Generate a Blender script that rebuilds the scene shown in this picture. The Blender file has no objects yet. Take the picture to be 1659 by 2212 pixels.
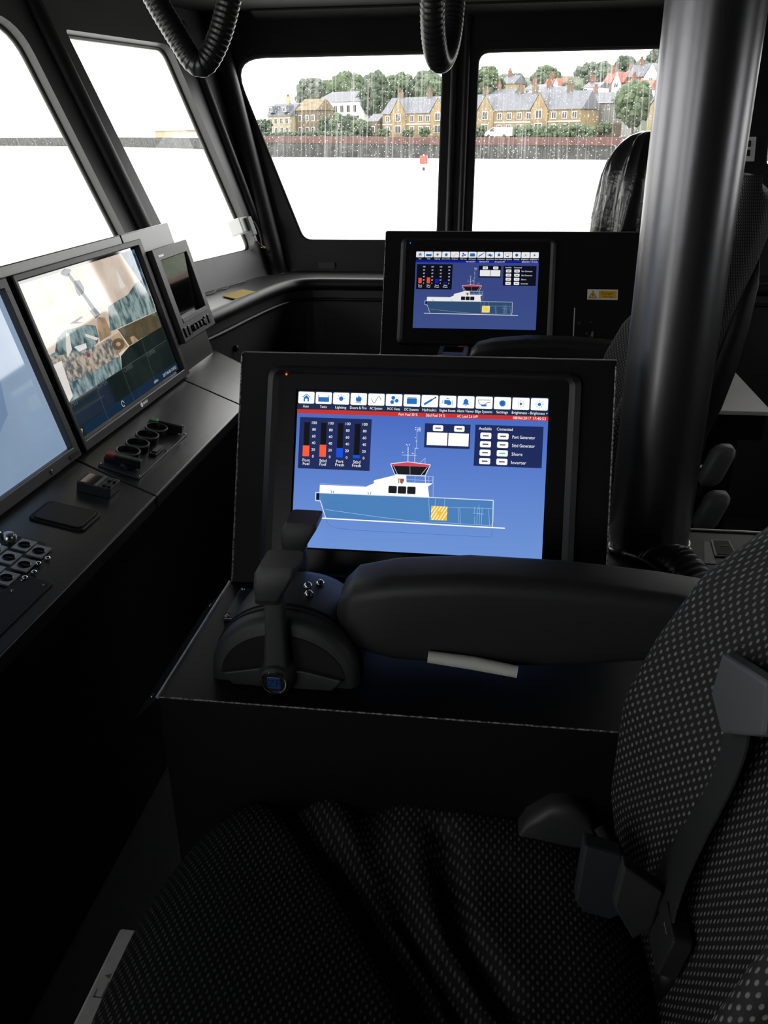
import bpy, bmesh, math, random
import numpy as np
from mathutils import Vector, Matrix

random.seed(7)
rng = np.random.default_rng(7)
scene = bpy.context.scene
COL = scene.collection

# ------------------------------------------------------------------ camera
PITCH, YAW, ROLL, FPX = math.radians(23.888), math.radians(8.033), math.radians(-0.634), 1843.37
fwd = Vector((-math.sin(YAW) * math.cos(PITCH), math.cos(YAW) * math.cos(PITCH), -math.sin(PITCH)))
rgt = Vector((math.cos(YAW), math.sin(YAW), 0))
upv = rgt.cross(fwd)
r2 = rgt * math.cos(ROLL) + upv * math.sin(ROLL)
u2 = -rgt * math.sin(ROLL) + upv * math.cos(ROLL)
cam_data = bpy.data.cameras.new('camera')
cam_data.sensor_fit = 'VERTICAL'
cam_data.sensor_height = 24.0
cam_data.lens = FPX * 24.0 / 2212.0
cam_data.clip_start = 0.02
cam_data.clip_end = 5000
cam = bpy.data.objects.new('camera', cam_data)
M = Matrix.Identity(4)
for i in range(3):
    M[i][0], M[i][1], M[i][2] = r2[i], u2[i], -fwd[i]
M[0][3], M[1][3], M[2][3] = 0, 0, 1.48
cam.matrix_world = M
COL.objects.link(cam)
scene.camera = cam

# ------------------------------------------------------------------ world: bright overcast sky
SKY = 5.5
world = bpy.data.worlds.new('overcast_sky')
scene.world = world
world.use_nodes = True
wn, wl = world.node_tree.nodes, world.node_tree.links
wn.clear()
wo = wn.new('ShaderNodeOutputWorld')
bg = wn.new('ShaderNodeBackground')
tc = wn.new('ShaderNodeTexCoord')
nz = wn.new('ShaderNodeTexNoise')
nz.inputs['Scale'].default_value = 2.2
nz.inputs['Detail'].default_value = 5
cr = wn.new('ShaderNodeValToRGB')
cr.color_ramp.elements[0].position = 0.3
cr.color_ramp.elements[0].color = (0.84, 0.85, 0.88, 1)
cr.color_ramp.elements[1].position = 0.7
cr.color_ramp.elements[1].color = (1.0, 0.97, 0.94, 1)
wl.new(tc.outputs['Generated'], nz.inputs['Vector'])
wl.new(nz.outputs['Fac'], cr.inputs['Fac'])
wl.new(cr.outputs['Color'], bg.inputs['Color'])
bg.inputs['Strength'].default_value = SKY
wl.new(bg.outputs['Background'], wo.inputs['Surface'])

scene.view_settings.view_transform = 'Standard'
scene.view_settings.look = 'None'
scene.view_settings.gamma = 1.0
scene.view_settings.use_curve_mapping = False
scene.view_settings.exposure = 0.0
try:
    scene.cycles.transparent_max_bounces = 16
    scene.cycles.max_bounces = 10
    scene.cycles.diffuse_bounces = 4
    scene.cycles.glossy_bounces = 4
    scene.cycles.caustics_reflective = False
    scene.cycles.caustics_refractive = False
    scene.cycles.sample_clamp_indirect = 6.0
except Exception:
    pass

# ------------------------------------------------------------------ materials
def lin(h):
    h = h.lstrip('#')
    out = []
    for i in (0, 2, 4):
        c = int(h[i:i + 2], 16) / 255
        out.append(c / 12.92 if c <= 0.04045 else ((c + 0.055) / 1.055) ** 2.4)
    return tuple(out)

MATS = {}
def mat(name, color, rough=0.5, metal=0.0, spec=0.5, noise=None, bump=None, emit=None, estr=1.0, coat=0.0):
    """noise=(scale, darker factor, lighter factor)  bump=(scale, strength)"""
    if name in MATS:
        return MATS[name]
    if isinstance(color, str):
        color = lin(color)
    m = bpy.data.materials.new(name)
    m.use_nodes = True
    nt = m.node_tree
    b = nt.nodes['Principled BSDF']
    b.inputs['Base Color'].default_value = (*color, 1)
    b.inputs['Roughness'].default_value = rough
    b.inputs['Metallic'].default_value = metal
    b.inputs['Specular IOR Level'].default_value = spec
    if coat:
        b.inputs['Coat Weight'].default_value = coat
        b.inputs['Coat Roughness'].default_value = 0.05
    if noise or bump:
        t = nt.nodes.new('ShaderNodeTexCoord')
    if noise:
        n = nt.nodes.new('ShaderNodeTexNoise')
        n.inputs['Scale'].default_value = noise[0]
        n.inputs['Detail'].default_value = 6
        r = nt.nodes.new('ShaderNodeValToRGB')
        r.color_ramp.elements[0].position = 0.3
        r.color_ramp.elements[1].position = 0.7
        r.color_ramp.elements[0].color = (*[min(1, c * noise[1]) for c in color], 1)
        r.color_ramp.elements[1].color = (*[min(1, c * noise[2]) for c in color], 1)
        nt.links.new(t.outputs['Object'], n.inputs['Vector'])
        nt.links.new(n.outputs['Fac'], r.inputs['Fac'])
        nt.links.new(r.outputs['Color'], b.inputs['Base Color'])
    if bump:
        n2 = nt.nodes.new('ShaderNodeTexNoise')
        n2.inputs['Scale'].default_value = bump[0]
        n2.inputs['Detail'].default_value = 3
        bp = nt.nodes.new('ShaderNodeBump')
        bp.inputs['Strength'].default_value = bump[1]
        bp.inputs['Distance'].default_value = 0.002
        nt.links.new(t.outputs['Object'], n2.inputs['Vector'])
        nt.links.new(n2.outputs['Fac'], bp.inputs['Height'])
        nt.links.new(bp.outputs['Normal'], b.inputs['Normal'])
    if emit is not None:
        if isinstance(emit, str):
            emit = lin(emit)
        b.inputs['Emission Color'].default_value = (*emit, 1)
        b.inputs['Emission Strength'].default_value = estr
    MATS[name] = m
    return m

VINYL = mat('black_vinyl', (0.0085, 0.0085, 0.0095), 0.42, spec=0.4, bump=(900, 0.25), noise=(6, 0.8, 1.2))
HEAD = mat('headliner_black', (0.0075, 0.0075, 0.0085), 0.65, spec=0.3, bump=(700, 0.3))
GREYW = mat('grey_wall_paint', (0.060, 0.061, 0.063), 0.42, bump=(300, 0.12), noise=(5, 0.85, 1.1))
FLOOR = mat('dark_floor', (0.024, 0.026, 0.028), 0.7, bump=(400, 0.4), noise=(9, 0.7, 1.2))
DASH = mat('dash_charcoal', (0.034, 0.034, 0.035), 0.27, spec=0.95, bump=(1200, 0.05), noise=(4, 0.85, 1.15))
HOOD = mat('hood_grey', (0.085, 0.082, 0.080), 0.30, spec=0.8, bump=(1200, 0.06), noise=(4, 0.85, 1.15))
CONS = mat('console_black', (0.005, 0.005, 0.0056), 0.48, spec=0.22, bump=(1000, 0.25), noise=(7, 0.8, 1.25))
BEZEL = mat('bezel_black', (0.007, 0.0072, 0.0085), 0.38, spec=0.35)
BEZG = mat('bezel_grey', (0.045, 0.045, 0.047), 0.42, bump=(1500, 0.1))
BLKP = mat('black_plastic', (0.008, 0.008, 0.009), 0.38, spec=0.4)
BLKM = mat('matte_black', (0.006, 0.006, 0.006), 0.8)
GREYP = mat('grey_plastic', (0.16, 0.165, 0.17), 0.5, noise=(20, 0.85, 1.1))
DGREYP = mat('dark_grey_plastic', (0.022, 0.0225, 0.0235), 0.45, spec=0.4, bump=(800, 0.2))
STEEL = mat('steel', (0.55, 0.55, 0.55), 0.22, metal=1.0)
CHROME = mat('chrome', (0.75, 0.75, 0.75), 0.08, metal=1.0)
POLE = mat('pole_grey_metal', (0.155, 0.155, 0.165), 0.30, metal=0.9, noise=(3, 0.9, 1.08), bump=(60, 0.06))
TRIM = mat('rubber_trim', (0.02, 0.02, 0.021), 0.38)
GASK = mat('window_gasket_grey', (0.05, 0.052, 0.05), 0.4)
BELT = mat('belt_webbing', (0.02, 0.021, 0.023), 0.5, bump=(1500, 0.4))
RED = mat('red_button', (0.35, 0.02, 0.015), 0.35)
GREEN = mat('green_button', (0.02, 0.28, 0.08), 0.35)
YELLOW = mat('yellow_paper', (0.60, 0.43, 0.05), 0.7)
WHITE = mat('white_print', (0.75, 0.75, 0.74), 0.5)
AMBER = mat('amber_print', (0.75, 0.42, 0.02), 0.5)
INK = mat('black_ink', (0.02, 0.02, 0.02), 0.6)
CLEARP = mat('white_translucent_plastic', (0.70, 0.71, 0.70), 0.35)
TABLE = mat('white_laminate', (0.84, 0.83, 0.82), 0.22, noise=(5, 0.88, 1.04))
BAG = mat('black_polythene', (0.010, 0.010, 0.011), 0.20, bump=(60, 0.5), spec=0.6)
BLUELOGO = mat('blue_enamel', (0.02, 0.08, 0.28), 0.3)
DARKGLASS = mat('dark_display_glass', (0.004, 0.004, 0.005), 0.06, spec=0.8, coat=0.6)

def worn_edge():
    m = bpy.data.materials.new('worn_white_edging')
    m.use_nodes = True
    nt = m.node_tree
    b = nt.nodes['Principled BSDF']
    b.inputs['Roughness'].default_value = 0.5
    t = nt.nodes.new('ShaderNodeTexCoord')
    n = nt.nodes.new('ShaderNodeTexNoise')
    n.inputs['Scale'].default_value = 190
    n.inputs['Detail'].default_value = 3
    r = nt.nodes.new('ShaderNodeValToRGB')
    r.color_ramp.elements[0].position = 0.42
    r.color_ramp.elements[0].color = (0.03, 0.03, 0.03, 1)
    r.color_ramp.elements[1].position = 0.58
    r.color_ramp.elements[1].color = (0.36, 0.36, 0.35, 1)
    nt.links.new(t.outputs['Object'], n.inputs['Vector'])
    nt.links.new(n.outputs['Fac'], r.inputs['Fac'])
    nt.links.new(r.outputs['Color'], b.inputs['Base Color'])
    return m
EDGE = worn_edge()

def mesh_fabric(name, dot=(0.16, 0.165, 0.16), base=(0.010, 0.010, 0.011)):
    """black knit with staggered pale dots, laid out in metres on the UV map"""
    m = bpy.data.materials.new(name)
    m.use_nodes = True
    nt = m.node_tree
    L = nt.links
    b = nt.nodes['Principled BSDF']
    b.inputs['Roughness'].default_value = 0.7
    b.inputs['Specular IOR Level'].default_value = 0.25
    uv = nt.nodes.new('ShaderNodeUVMap')
    outs = []
    for off in ((0, 0), (0.5, 0.5)):
        mp = nt.nodes.new('ShaderNodeMapping')
        mp.inputs['Scale'].default_value = (1 / 0.0105, 1 / 0.0135, 1)
        mp.inputs['Location'].default_value = (off[0], off[1], 0)
        L.new(uv.outputs['UV'], mp.inputs['Vector'])
        fr = nt.nodes.new('ShaderNodeVectorMath'); fr.operation = 'FRACTION'
        L.new(mp.outputs['Vector'], fr.inputs[0])
        sb = nt.nodes.new('ShaderNodeVectorMath'); sb.operation = 'SUBTRACT'
        sb.inputs[1].default_value = (0.5, 0.5, 0)
        L.new(fr.outputs['Vector'], sb.inputs[0])
        ml = nt.nodes.new('ShaderNodeVectorMath'); ml.operation = 'MULTIPLY'
        ml.inputs[1].default_value = (1.45, 1.0, 0)
        L.new(sb.outputs['Vector'], ml.inputs[0])
        ln = nt.nodes.new('ShaderNodeVectorMath'); ln.operation = 'LENGTH'
        L.new(ml.outputs['Vector'], ln.inputs[0])
        outs.append(ln.outputs['Value'])
    mn = nt.nodes.new('ShaderNodeMath'); mn.operation = 'MINIMUM'
    L.new(outs[0], mn.inputs[0]); L.new(outs[1], mn.inputs[1])
    mr = nt.nodes.new('ShaderNodeMapRange')
    mr.inputs['From Min'].default_value = 0.15
    mr.inputs['From Max'].default_value = 0.25
    mr.inputs['To Min'].default_value = 1
    mr.inputs['To Max'].default_value = 0
    L.new(mn.outputs['Value'], mr.inputs['Value'])
    nz_ = nt.nodes.new('ShaderNodeTexNoise')
    nz_.inputs['Scale'].default_value = 260
    L.new(uv.outputs['UV'], nz_.inputs['Vector'])
    mm = nt.nodes.new('ShaderNodeMath'); mm.operation = 'MULTIPLY'
    L.new(mr.outputs['Result'], mm.inputs[0]); L.new(nz_.outputs['Fac'], mm.inputs[1])
    m2 = nt.nodes.new('ShaderNodeMath'); m2.operation = 'MULTIPLY'; m2.inputs[1].default_value = 1.7; m2.use_clamp = True
    L.new(mm.outputs['Value'], m2.inputs[0])
    mx = nt.nodes.new('ShaderNodeMix'); mx.data_type = 'RGBA'
    mx.inputs[6].default_value = (*base, 1); mx.inputs[7].default_value = (*dot, 1)
    L.new(m2.outputs['Value'], mx.inputs[0])
    L.new(mx.outputs[2], b.inputs['Base Color'])
    bp = nt.nodes.new('ShaderNodeBump'); bp.inputs['Strength'].default_value = 0.4; bp.inputs['Distance'].default_value = 0.001
    L.new(mr.outputs['Result'], bp.inputs['Height']); L.new(bp.outputs['Normal'], b.inputs['Normal'])
    return m
FABRIC = mesh_fabric('seat_mesh_fabric')
FABRIC_SEAT = mesh_fabric('seat_cushion_fabric', dot=(0.12, 0.122, 0.12), base=(0.013, 0.013, 0.0135))

def wet_glass(name, amount):
    """clear pane with rain drops and runs on the outside"""
    m = bpy.data.materials.new(name)
    m.use_nodes = True
    nt = m.node_tree
    L = nt.links
    nt.nodes.clear()
    out = nt.nodes.new('ShaderNodeOutputMaterial')
    tr = nt.nodes.new('ShaderNodeBsdfTransparent'); tr.inputs['Color'].default_value = (0.95, 0.96, 0.95, 1)
    gl = nt.nodes.new('ShaderNodeBsdfGlossy'); gl.inputs['Roughness'].default_value = 0.02
    gl.inputs['Color'].default_value = (1, 1, 1, 1)
    fr = nt.nodes.new('ShaderNodeFresnel'); fr.inputs['IOR'].default_value = 1.25
    mixg = nt.nodes.new('ShaderNodeMixShader')
    L.new(fr.outputs['Fac'], mixg.inputs['Fac']); L.new(tr.outputs['BSDF'], mixg.inputs[1]); L.new(gl.outputs['BSDF'], mixg.inputs[2])
    tl = nt.nodes.new('ShaderNodeBsdfTranslucent'); tl.inputs['Color'].default_value = (0.55, 0.56, 0.545, 1)
    uv = nt.nodes.new('ShaderNodeUVMap')
    # drops
    vo = nt.nodes.new('ShaderNodeTexVoronoi'); vo.inputs['Scale'].default_value = 150; vo.inputs['Randomness'].default_value = 1
    L.new(uv.outputs['UV'], vo.inputs['Vector'])
    sep = nt.nodes.new('ShaderNodeSeparateColor'); L.new(vo.outputs['Color'], sep.inputs['Color'])
    rad = nt.nodes.new('ShaderNodeMath'); rad.operation = 'MULTIPLY'; rad.inputs[1].default_value = 0.36
    L.new(sep.outputs['Red'], rad.inputs[0])
    lt = nt.nodes.new('ShaderNodeMath'); lt.operation = 'LESS_THAN'
    L.new(vo.outputs['Distance'], lt.inputs[0]); L.new(rad.outputs['Value'], lt.inputs[1])
    keep = nt.nodes.new('ShaderNodeMath'); keep.operation = 'GREATER_THAN'; keep.inputs[1].default_value = 0.40
    L.new(sep.outputs['Green'], keep.inputs[0])
    drop = nt.nodes.new('ShaderNodeMath'); drop.operation = 'MULTIPLY'
    L.new(lt.outputs['Value'], drop.inputs[0]); L.new(keep.outputs['Value'], drop.inputs[1])
    # runs
    mp = nt.nodes.new('ShaderNodeMapping'); mp.inputs['Scale'].default_value = (120, 2.0, 1)
    L.new(uv.outputs['UV'], mp.inputs['Vector'])
    ns = nt.nodes.new('ShaderNodeTexNoise'); ns.inputs['Scale'].default_value = 1.0; ns.inputs['Detail'].default_value = 4
    L.new(mp.outputs['Vector'], ns.inputs['Vector'])
    run = nt.nodes.new('ShaderNodeMapRange')
    run.inputs['From Min'].default_value = 0.50; run.inputs['From Max'].default_value = 0.74
    run.inputs['To Min'].default_value = 0.03; run.inputs['To Max'].default_value = 0.62
    L.new(ns.outputs['Fac'], run.inputs['Value'])
    big = nt.nodes.new('ShaderNodeTexNoise'); big.inputs['Scale'].default_value = 3.5
    L.new(uv.outputs['UV'], big.inputs['Vector'])
    bigr = nt.nodes.new('ShaderNodeMapRange')
    bigr.inputs['From Min'].default_value = 0.35; bigr.inputs['From Max'].default_value = 0.65
    bigr.inputs['To Min'].default_value = 0.35; bigr.inputs['To Max'].default_value = 1.0
    L.new(big.outputs['Fac'], bigr.inputs['Value'])
    rm = nt.nodes.new('ShaderNodeMath'); rm.operation = 'MULTIPLY'
    L.new(run.outputs['Result'], rm.inputs[0]); L.new(bigr.outputs['Result'], rm.inputs[1])
    dm = nt.nodes.new('ShaderNodeMath'); dm.operation = 'MULTIPLY'; dm.inputs[1].default_value = 0.8
    L.new(drop.outputs['Value'], dm.inputs[0])
    mxm = nt.nodes.new('ShaderNodeMath'); mxm.operation = 'MAXIMUM'
    L.new(rm.outputs['Value'], mxm.inputs[0]); L.new(dm.outputs['Value'], mxm.inputs[1])
    am = nt.nodes.new('ShaderNodeMath'); am.operation = 'MULTIPLY'; am.inputs[1].default_value = amount; am.use_clamp = True
    L.new(mxm.outputs['Value'], am.inputs[0])
    mix = nt.nodes.new('ShaderNodeMixShader')
    L.new(am.outputs['Value'], mix.inputs['Fac']); L.new(mixg.outputs['Shader'], mix.inputs[1]); L.new(tl.outputs['BSDF'], mix.inputs[2])
    L.new(mix.outputs['Shader'], out.inputs['Surface'])
    return m
WETGLASS = wet_glass('rain_wet_glass', 0.72)
CLEANGLASS = wet_glass('damp_glass', 0.35)

EM = {}
def screen_mat(hexcol, strength=1.0, gloss=0.45):
    key = (hexcol, strength)
    if key not in EM:
        EM[key] = mat('screen_%s_%g' % (hexcol.lstrip('#'), strength), (0.004, 0.004, 0.005), gloss, emit=hexcol, estr=strength, spec=0.2)
    return EM[key]

def gradient_screen(name, top, bot, axis_z0, axis_z1):
    """backlit panel whose picture fades from one blue to another (world height as the picture's vertical)"""
    m = mat(name, (0.004, 0.004, 0.005), 0.45, emit=top, spec=0.2)
    nt = m.node_tree
    uv = nt.nodes.new('ShaderNodeUVMap')
    sp = nt.nodes.new('ShaderNodeSeparateXYZ')
    r = nt.nodes.new('ShaderNodeValToRGB')
    r.color_ramp.elements[0].color = (*lin(bot), 1)
    r.color_ramp.elements[1].color = (*lin(top), 1)
    nt.links.new(uv.outputs['UV'], sp.inputs['Vector'])
    nt.links.new(sp.outputs['Y'], r.inputs['Fac'])
    nt.links.new(r.outputs['Color'], nt.nodes['Principled BSDF'].inputs['Emission Color'])
    return m

# ------------------------------------------------------------------ mesh building
def V(*a):
    return np.array(a, float)

class Frame:
    def __init__(s, o, u, v, w=None):
        s.o = np.array(o, float)
        s.u = np.array(u, float) / np.linalg.norm(u)
        s.v = np.array(v, float) / np.linalg.norm(v)
        s.w = np.cross(s.u, s.v) if w is None else np.array(w, float) / np.linalg.norm(w)
    def p(s, a, b, c=0.0):
        return s.o + s.u * a + s.v * b + s.w * c

WORLD = Frame((0, 0, 0), (1, 0, 0), (0, 1, 0))

class MB:
    def __init__(s):
        s.v, s.f, s.m, s.uv = [], [], [], {}
    def add(s, verts, faces, mi=0):
        k = len(s.v)
        s.v += [tuple(map(float, p)) for p in verts]
        s.f += [tuple(i + k for i in f) for f in faces]
        s.m += [mi] * len(faces)
        return k
    def box(s, a, b, fr=WORLD, mi=0):
        (x0, y0, z0), (x1, y1, z1) = a, b
        P = [fr.p(x, y, z) for z in (z0, z1) for x, y in ((x0, y0), (x1, y0), (x1, y1), (x0, y1))]
        s.add(P, [(0, 3, 2, 1), (4, 5, 6, 7), (0, 1, 5, 4), (1, 2, 6, 5), (2, 3, 7, 6), (3, 0, 4, 7)], mi)
        return s
    def hexa(s, P, mi=0):
        s.add(P, [(0, 3, 2, 1), (4, 5, 6, 7), (0, 1, 5, 4), (1, 2, 6, 5), (2, 3, 7, 6), (3, 0, 4, 7)], mi)
        return s
    def prism(s, poly, fr, w0, w1, mi=0):
        n = len(poly)
        P = [fr.p(a, b, w0) for a, b in poly] + [fr.p(a, b, w1) for a, b in poly]
        F = [tuple(range(n - 1, -1, -1)), tuple(range(n, 2 * n))]
        F += [(i, (i + 1) % n, n + (i + 1) % n, n + i) for i in range(n)]
        s.add(P, F, mi)
        return s
    def flat(s, poly, fr, w=0.0, mi=0):
        s.add([fr.p(a, b, w) for a, b in poly], [tuple(range(len(poly)))], mi)
        return s
    def tube(s, pts, r, n=10, closed=False, caps=True, mi=0):
        pts = [np.array(p, float) for p in pts]
        k = len(pts)
        rad = r if hasattr(r, '__len__') else [r] * k
        T = []
        for i in range(k):
            a = pts[(i - 1) % k] if (closed or i > 0) else pts[i]
            b = pts[(i + 1) % k] if (closed or i < k - 1) else pts[i]
            d = b - a
            T.append(d / (np.linalg.norm(d) + 1e-12))
        ref = V(0, 0, 1) if abs(T[0][2]) < 0.9 else V(1, 0, 0)
        nrm = np.cross(T[0], ref); nrm /= np.linalg.norm(nrm)
        P = []
        for i in range(k):
            nrm = nrm - T[i] * (nrm @ T[i]); nrm /= np.linalg.norm(nrm)
            bn = np.cross(T[i], nrm)
            for j in range(n):
                a = 2 * math.pi * j / n
                P.append(pts[i] + rad[i] * (nrm * math.cos(a) + bn * math.sin(a)))
        F = []
        for i in range(k if closed else k - 1):
            for j in range(n):
                i2 = (i + 1) % k
                F.append((i * n + j, i * n + (j + 1) % n, i2 * n + (j + 1) % n, i2 * n + j))
        if caps and not closed:
            F.append(tuple(range(n - 1, -1, -1)))
            F.append(tuple((k - 1) * n + j for j in range(n)))
        s.add(P, F, mi)
        return s
    def lathe(s, prof, fr, n=24, mi=0, caps=True):
        """prof: list of (radius, height along fr.w)"""
        P = []
        for r, h in prof:
            for j in range(n):
                a = 2 * math.pi * j / n
                P.append(fr.p(r * math.cos(a), r * math.sin(a), h))
        F = []
        for i in range(len(prof) - 1):
            for j in range(n):
                F.append((i * n + j, i * n + (j + 1) % n, (i + 1) * n + (j + 1) % n, (i + 1) * n + j))
        if caps:
            F.append(tuple(range(n - 1, -1, -1)))
            F.append(tuple((len(prof) - 1) * n + j for j in range(n)))
        s.add(P, F, mi)
        return s
    def loft(s, sections, cap=True, mi=0, uv=True):
        """sections: list of closed loops (same count); UV in metres"""
        n = len(sections[0])
        base = len(s.v)
        P = [p for sec in sections for p in sec]
        F = []
        for i in range(len(sections) - 1):
            for j in range(n):
                F.append((i * n + j, i * n + (j + 1) % n, (i + 1) * n + (j + 1) % n, (i + 1) * n + j))
        f0 = len(s.f)
        if uv:
            mid = len(sections) // 2
            S = np.array(sections[mid], float)
            du = np.r_[0, np.cumsum(np.linalg.norm(np.roll(S, -1, 0) - S, axis=1))]
            cent = [np.mean(np.array(q, float), axis=0) for q in sections]
            dv = np.r_[0, np.cumsum([np.linalg.norm(cent[i + 1] - cent[i]) for i in range(len(cent) - 1)])]
            k = 0
            for i in range(len(sections) - 1):
                for j in range(n):
                    s.uv[f0 + k] = [(du[j], dv[i]), (du[j + 1], dv[i]), (du[j + 1], dv[i + 1]), (du[j], dv[i + 1])]
                    k += 1
        if cap:
            F.append(tuple(range(n - 1, -1, -1)))
            F.append(tuple((len(sections) - 1) * n + j for j in range(n)))
        s.add(P, F, mi)
        return s
    def holed(s, outer, hole, fr, w0, w1, mi=0, back=True):
        """flat panel with a hole: outer = 4 uv corners, hole = uv loop; runs from w0 to w1"""
        c = np.mean(np.array(hole), axis=0)
        O = [np.array(o, float) for o in outer]
        m = len(O)
        def hit(d):
            best = None
            for i in range(m):
                a, b = O[i] - c, O[(i + 1) % m] - c
                e = b - a
                den = d[0] * e[1] - d[1] * e[0]
                if abs(den) < 1e-12:
                    continue
                t = (a[0] * e[1] - a[1] * e[0]) / den
                q = (a[0] * d[1] - a[1] * d[0]) / den
                if t > 0 and -1e-6 <= q <= 1 + 1e-6 and (best is None or t < best):
                    best = t
            return c + d * best
        H = [np.array(h, float) for h in hole]
        out = [hit(h - c) for h in H]
        for o in O:
            ang = math.atan2(*(o - c)[::-1])
            i = min(range(len(H)), key=lambda k: abs((math.atan2(*(H[k] - c)[::-1]) - ang + math.pi) % (2 * math.pi) - math.pi))
            out[i] = o
        n = len(H)
        P = [fr.p(*h, w0) for h in H] + [fr.p(*o, w0) for o in out] + [fr.p(*h, w1) for h in H] + [fr.p(*o, w1) for o in out]
        F = []
        for i in range(n):
            j = (i + 1) % n
            F.append((i, j, n + j, n + i))
            F.append((2 * n + i, 3 * n + i, 3 * n + j, 2 * n + j))
            F.append((i, 2 * n + i, 2 * n + j, j))
            F.append((n + i, n + j, 3 * n + j, 3 * n + i))
        s.add(P, F, mi)
        return s
    def text(s, txt, fr, u, v, size, w=0.0, align='CENTER', mi=0, maxw=None):
        """flat lettering on a frame, (u, v) = middle of the line"""
        vs, fs = text_mesh(txt)
        if not vs:
            return s
        A = np.array(vs)
        x0, x1 = A[:, 0].min(), A[:, 0].max()
        ox = {'CENTER': (x0 + x1) / 2, 'LEFT': x0, 'RIGHT': x1}[align]
        sx = size if maxw is None else min(size, maxw / (x1 - x0))
        s.add([fr.p(u + (p[0] - ox) * sx, v + (p[1] - 0.35) * size, w) for p in vs], fs, mi)
        return s
    def build(s, name, mats, parent=None, smooth=False, bevel=0.0, auto=None, kind=None):
        me = bpy.data.meshes.new(name)
        off = V(0, 0, 0)
        r = parent
        while r is not None:
            off = off + np.array(r.location)
            r = r.parent
        me.from_pydata([tuple(np.array(p) - off) for p in s.v], [], s.f)
        if not isinstance(mats, (list, tuple)):
            mats = [mats]
        for m in mats:
            me.materials.append(m)
        me.polygons.foreach_set('material_index', s.m)
        if s.uv:
            lay = me.uv_layers.new(name='UVMap')
            for fi, co in s.uv.items():
                p = me.polygons[fi]
                for k, li in enumerate(p.loop_indices):
                    lay.data[li].uv = co[k]
        if smooth:
            me.polygons.foreach_set('use_smooth', [True] * len(me.polygons))
        me.validate()
        me.update()
        if smooth and auto:
            me.set_sharp_from_angle(angle=math.radians(auto))
        o = bpy.data.objects.new(name, me)
        COL.objects.link(o)
        o.parent = parent
        if bevel:
            b = o.modifiers.new('edge', 'BEVEL')
            b.width = bevel
            b.segments = 2
            b.limit_method = 'ANGLE'
            b.angle_limit = math.radians(40)
        if kind:
            o['kind'] = kind
        return o

_TXT = {}
def text_mesh(txt):
    if txt in _TXT:
        return _TXT[txt]
    cu = bpy.data.curves.new('t', 'FONT')
    cu.body = txt
    cu.resolution_u = 2
    cu.fill_mode = 'FRONT'
    ob = bpy.data.objects.new('t', cu)
    COL.objects.link(ob)
    dg = bpy.context.evaluated_depsgraph_get()
    me = bpy.data.meshes.new_from_object(ob.evaluated_get(dg))
    vs = [tuple(v.co) for v in me.vertices]
    fs = [tuple(p.vertices) for p in me.polygons]
    bpy.data.objects.remove(ob)
    bpy.data.curves.remove(cu)
    bpy.data.meshes.remove(me)
    _TXT[txt] = (vs, fs)
    return _TXT[txt]

def tag(o, label, cat=None, group=None, kind=None):
    o['label'] = label
    if cat:
        o['category'] = cat
    if group:
        o['group'] = group
    if kind:
        o['kind'] = kind
    return o

def thing(name, loc, label, cat, group=None, rotz=0.0):
    o = bpy.data.objects.new(name, None)
    o.empty_display_size = 0.1
    o.location = loc
    o.rotation_euler = (0, 0, rotz)
    COL.objects.link(o)
    return tag(o, label, cat, group)

def struct(o, label):
    return tag(o, label, kind='structure')

def rrect(x0, y0, x1, y1, r, n=6):
    pts = []
    for cx, cy, a0 in ((x1 - r, y1 - r, 0), (x0 + r, y1 - r, 90), (x0 + r, y0 + r, 180), (x1 - r, y0 + r, 270)):
        for i in range(n + 1):
            a = math.radians(a0 + 90 * i / n)
            pts.append((cx + r * math.cos(a), cy + r * math.sin(a)))
    return pts

def rquad(corners, radii, n=7):
    """rounded quadrilateral through given corners (counter-clockwise)"""
    C = [np.array(c, float) for c in corners]
    pts = []
    for i, c in enumerate(C):
        a, b = C[i - 1], C[(i + 1) % len(C)]
        d0, d1 = (a - c), (b - c)
        d0 /= np.linalg.norm(d0); d1 /= np.linalg.norm(d1)
        half = math.acos(max(-1, min(1, d0 @ d1))) / 2
        t = radii[i] / math.tan(half)
        p0, p1 = c + d0 * t, c + d1 * t
        for k in range(n + 1):
            s_ = k / n
            pts.append(tuple((1 - s_) ** 2 * p0 + 2 * s_ * (1 - s_) * c + s_ ** 2 * p1))
    # densify long straight runs
    out = []
    for i, p in enumerate(pts):
        q = pts[(i + 1) % len(pts)]
        out.append(p)
        L = math.hypot(q[0] - p[0], q[1] - p[1])
        m = int(L / 0.12)
        for k in range(1, m + 1):
            out.append((p[0] + (q[0] - p[0]) * k / (m + 1), p[1] + (q[1] - p[1]) * k / (m + 1)))
    return out

def smooth_path(pts, it=3, closed=False):
    P = [np.array(p, float) for p in pts]
    for _ in range(it):
        Q = [] if closed else [P[0]]
        k = len(P)
        for i in range(k if closed else k - 1):
            a, b = P[i], P[(i + 1) % k]
            Q += [a * 0.75 + b * 0.25, a * 0.25 + b * 0.75]
        if not closed:
            Q.append(P[-1])
        P = Q
    return P

# ================================================================== THE WHEELHOUSE
CEIL = 1.94
# side wall that leans outwards at the top
SIDE = Frame((0, 3.66, 1.073), (1, 0, 0), (0, 0.264, 0.9645), (0, 0.9645, -0.264))
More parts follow.
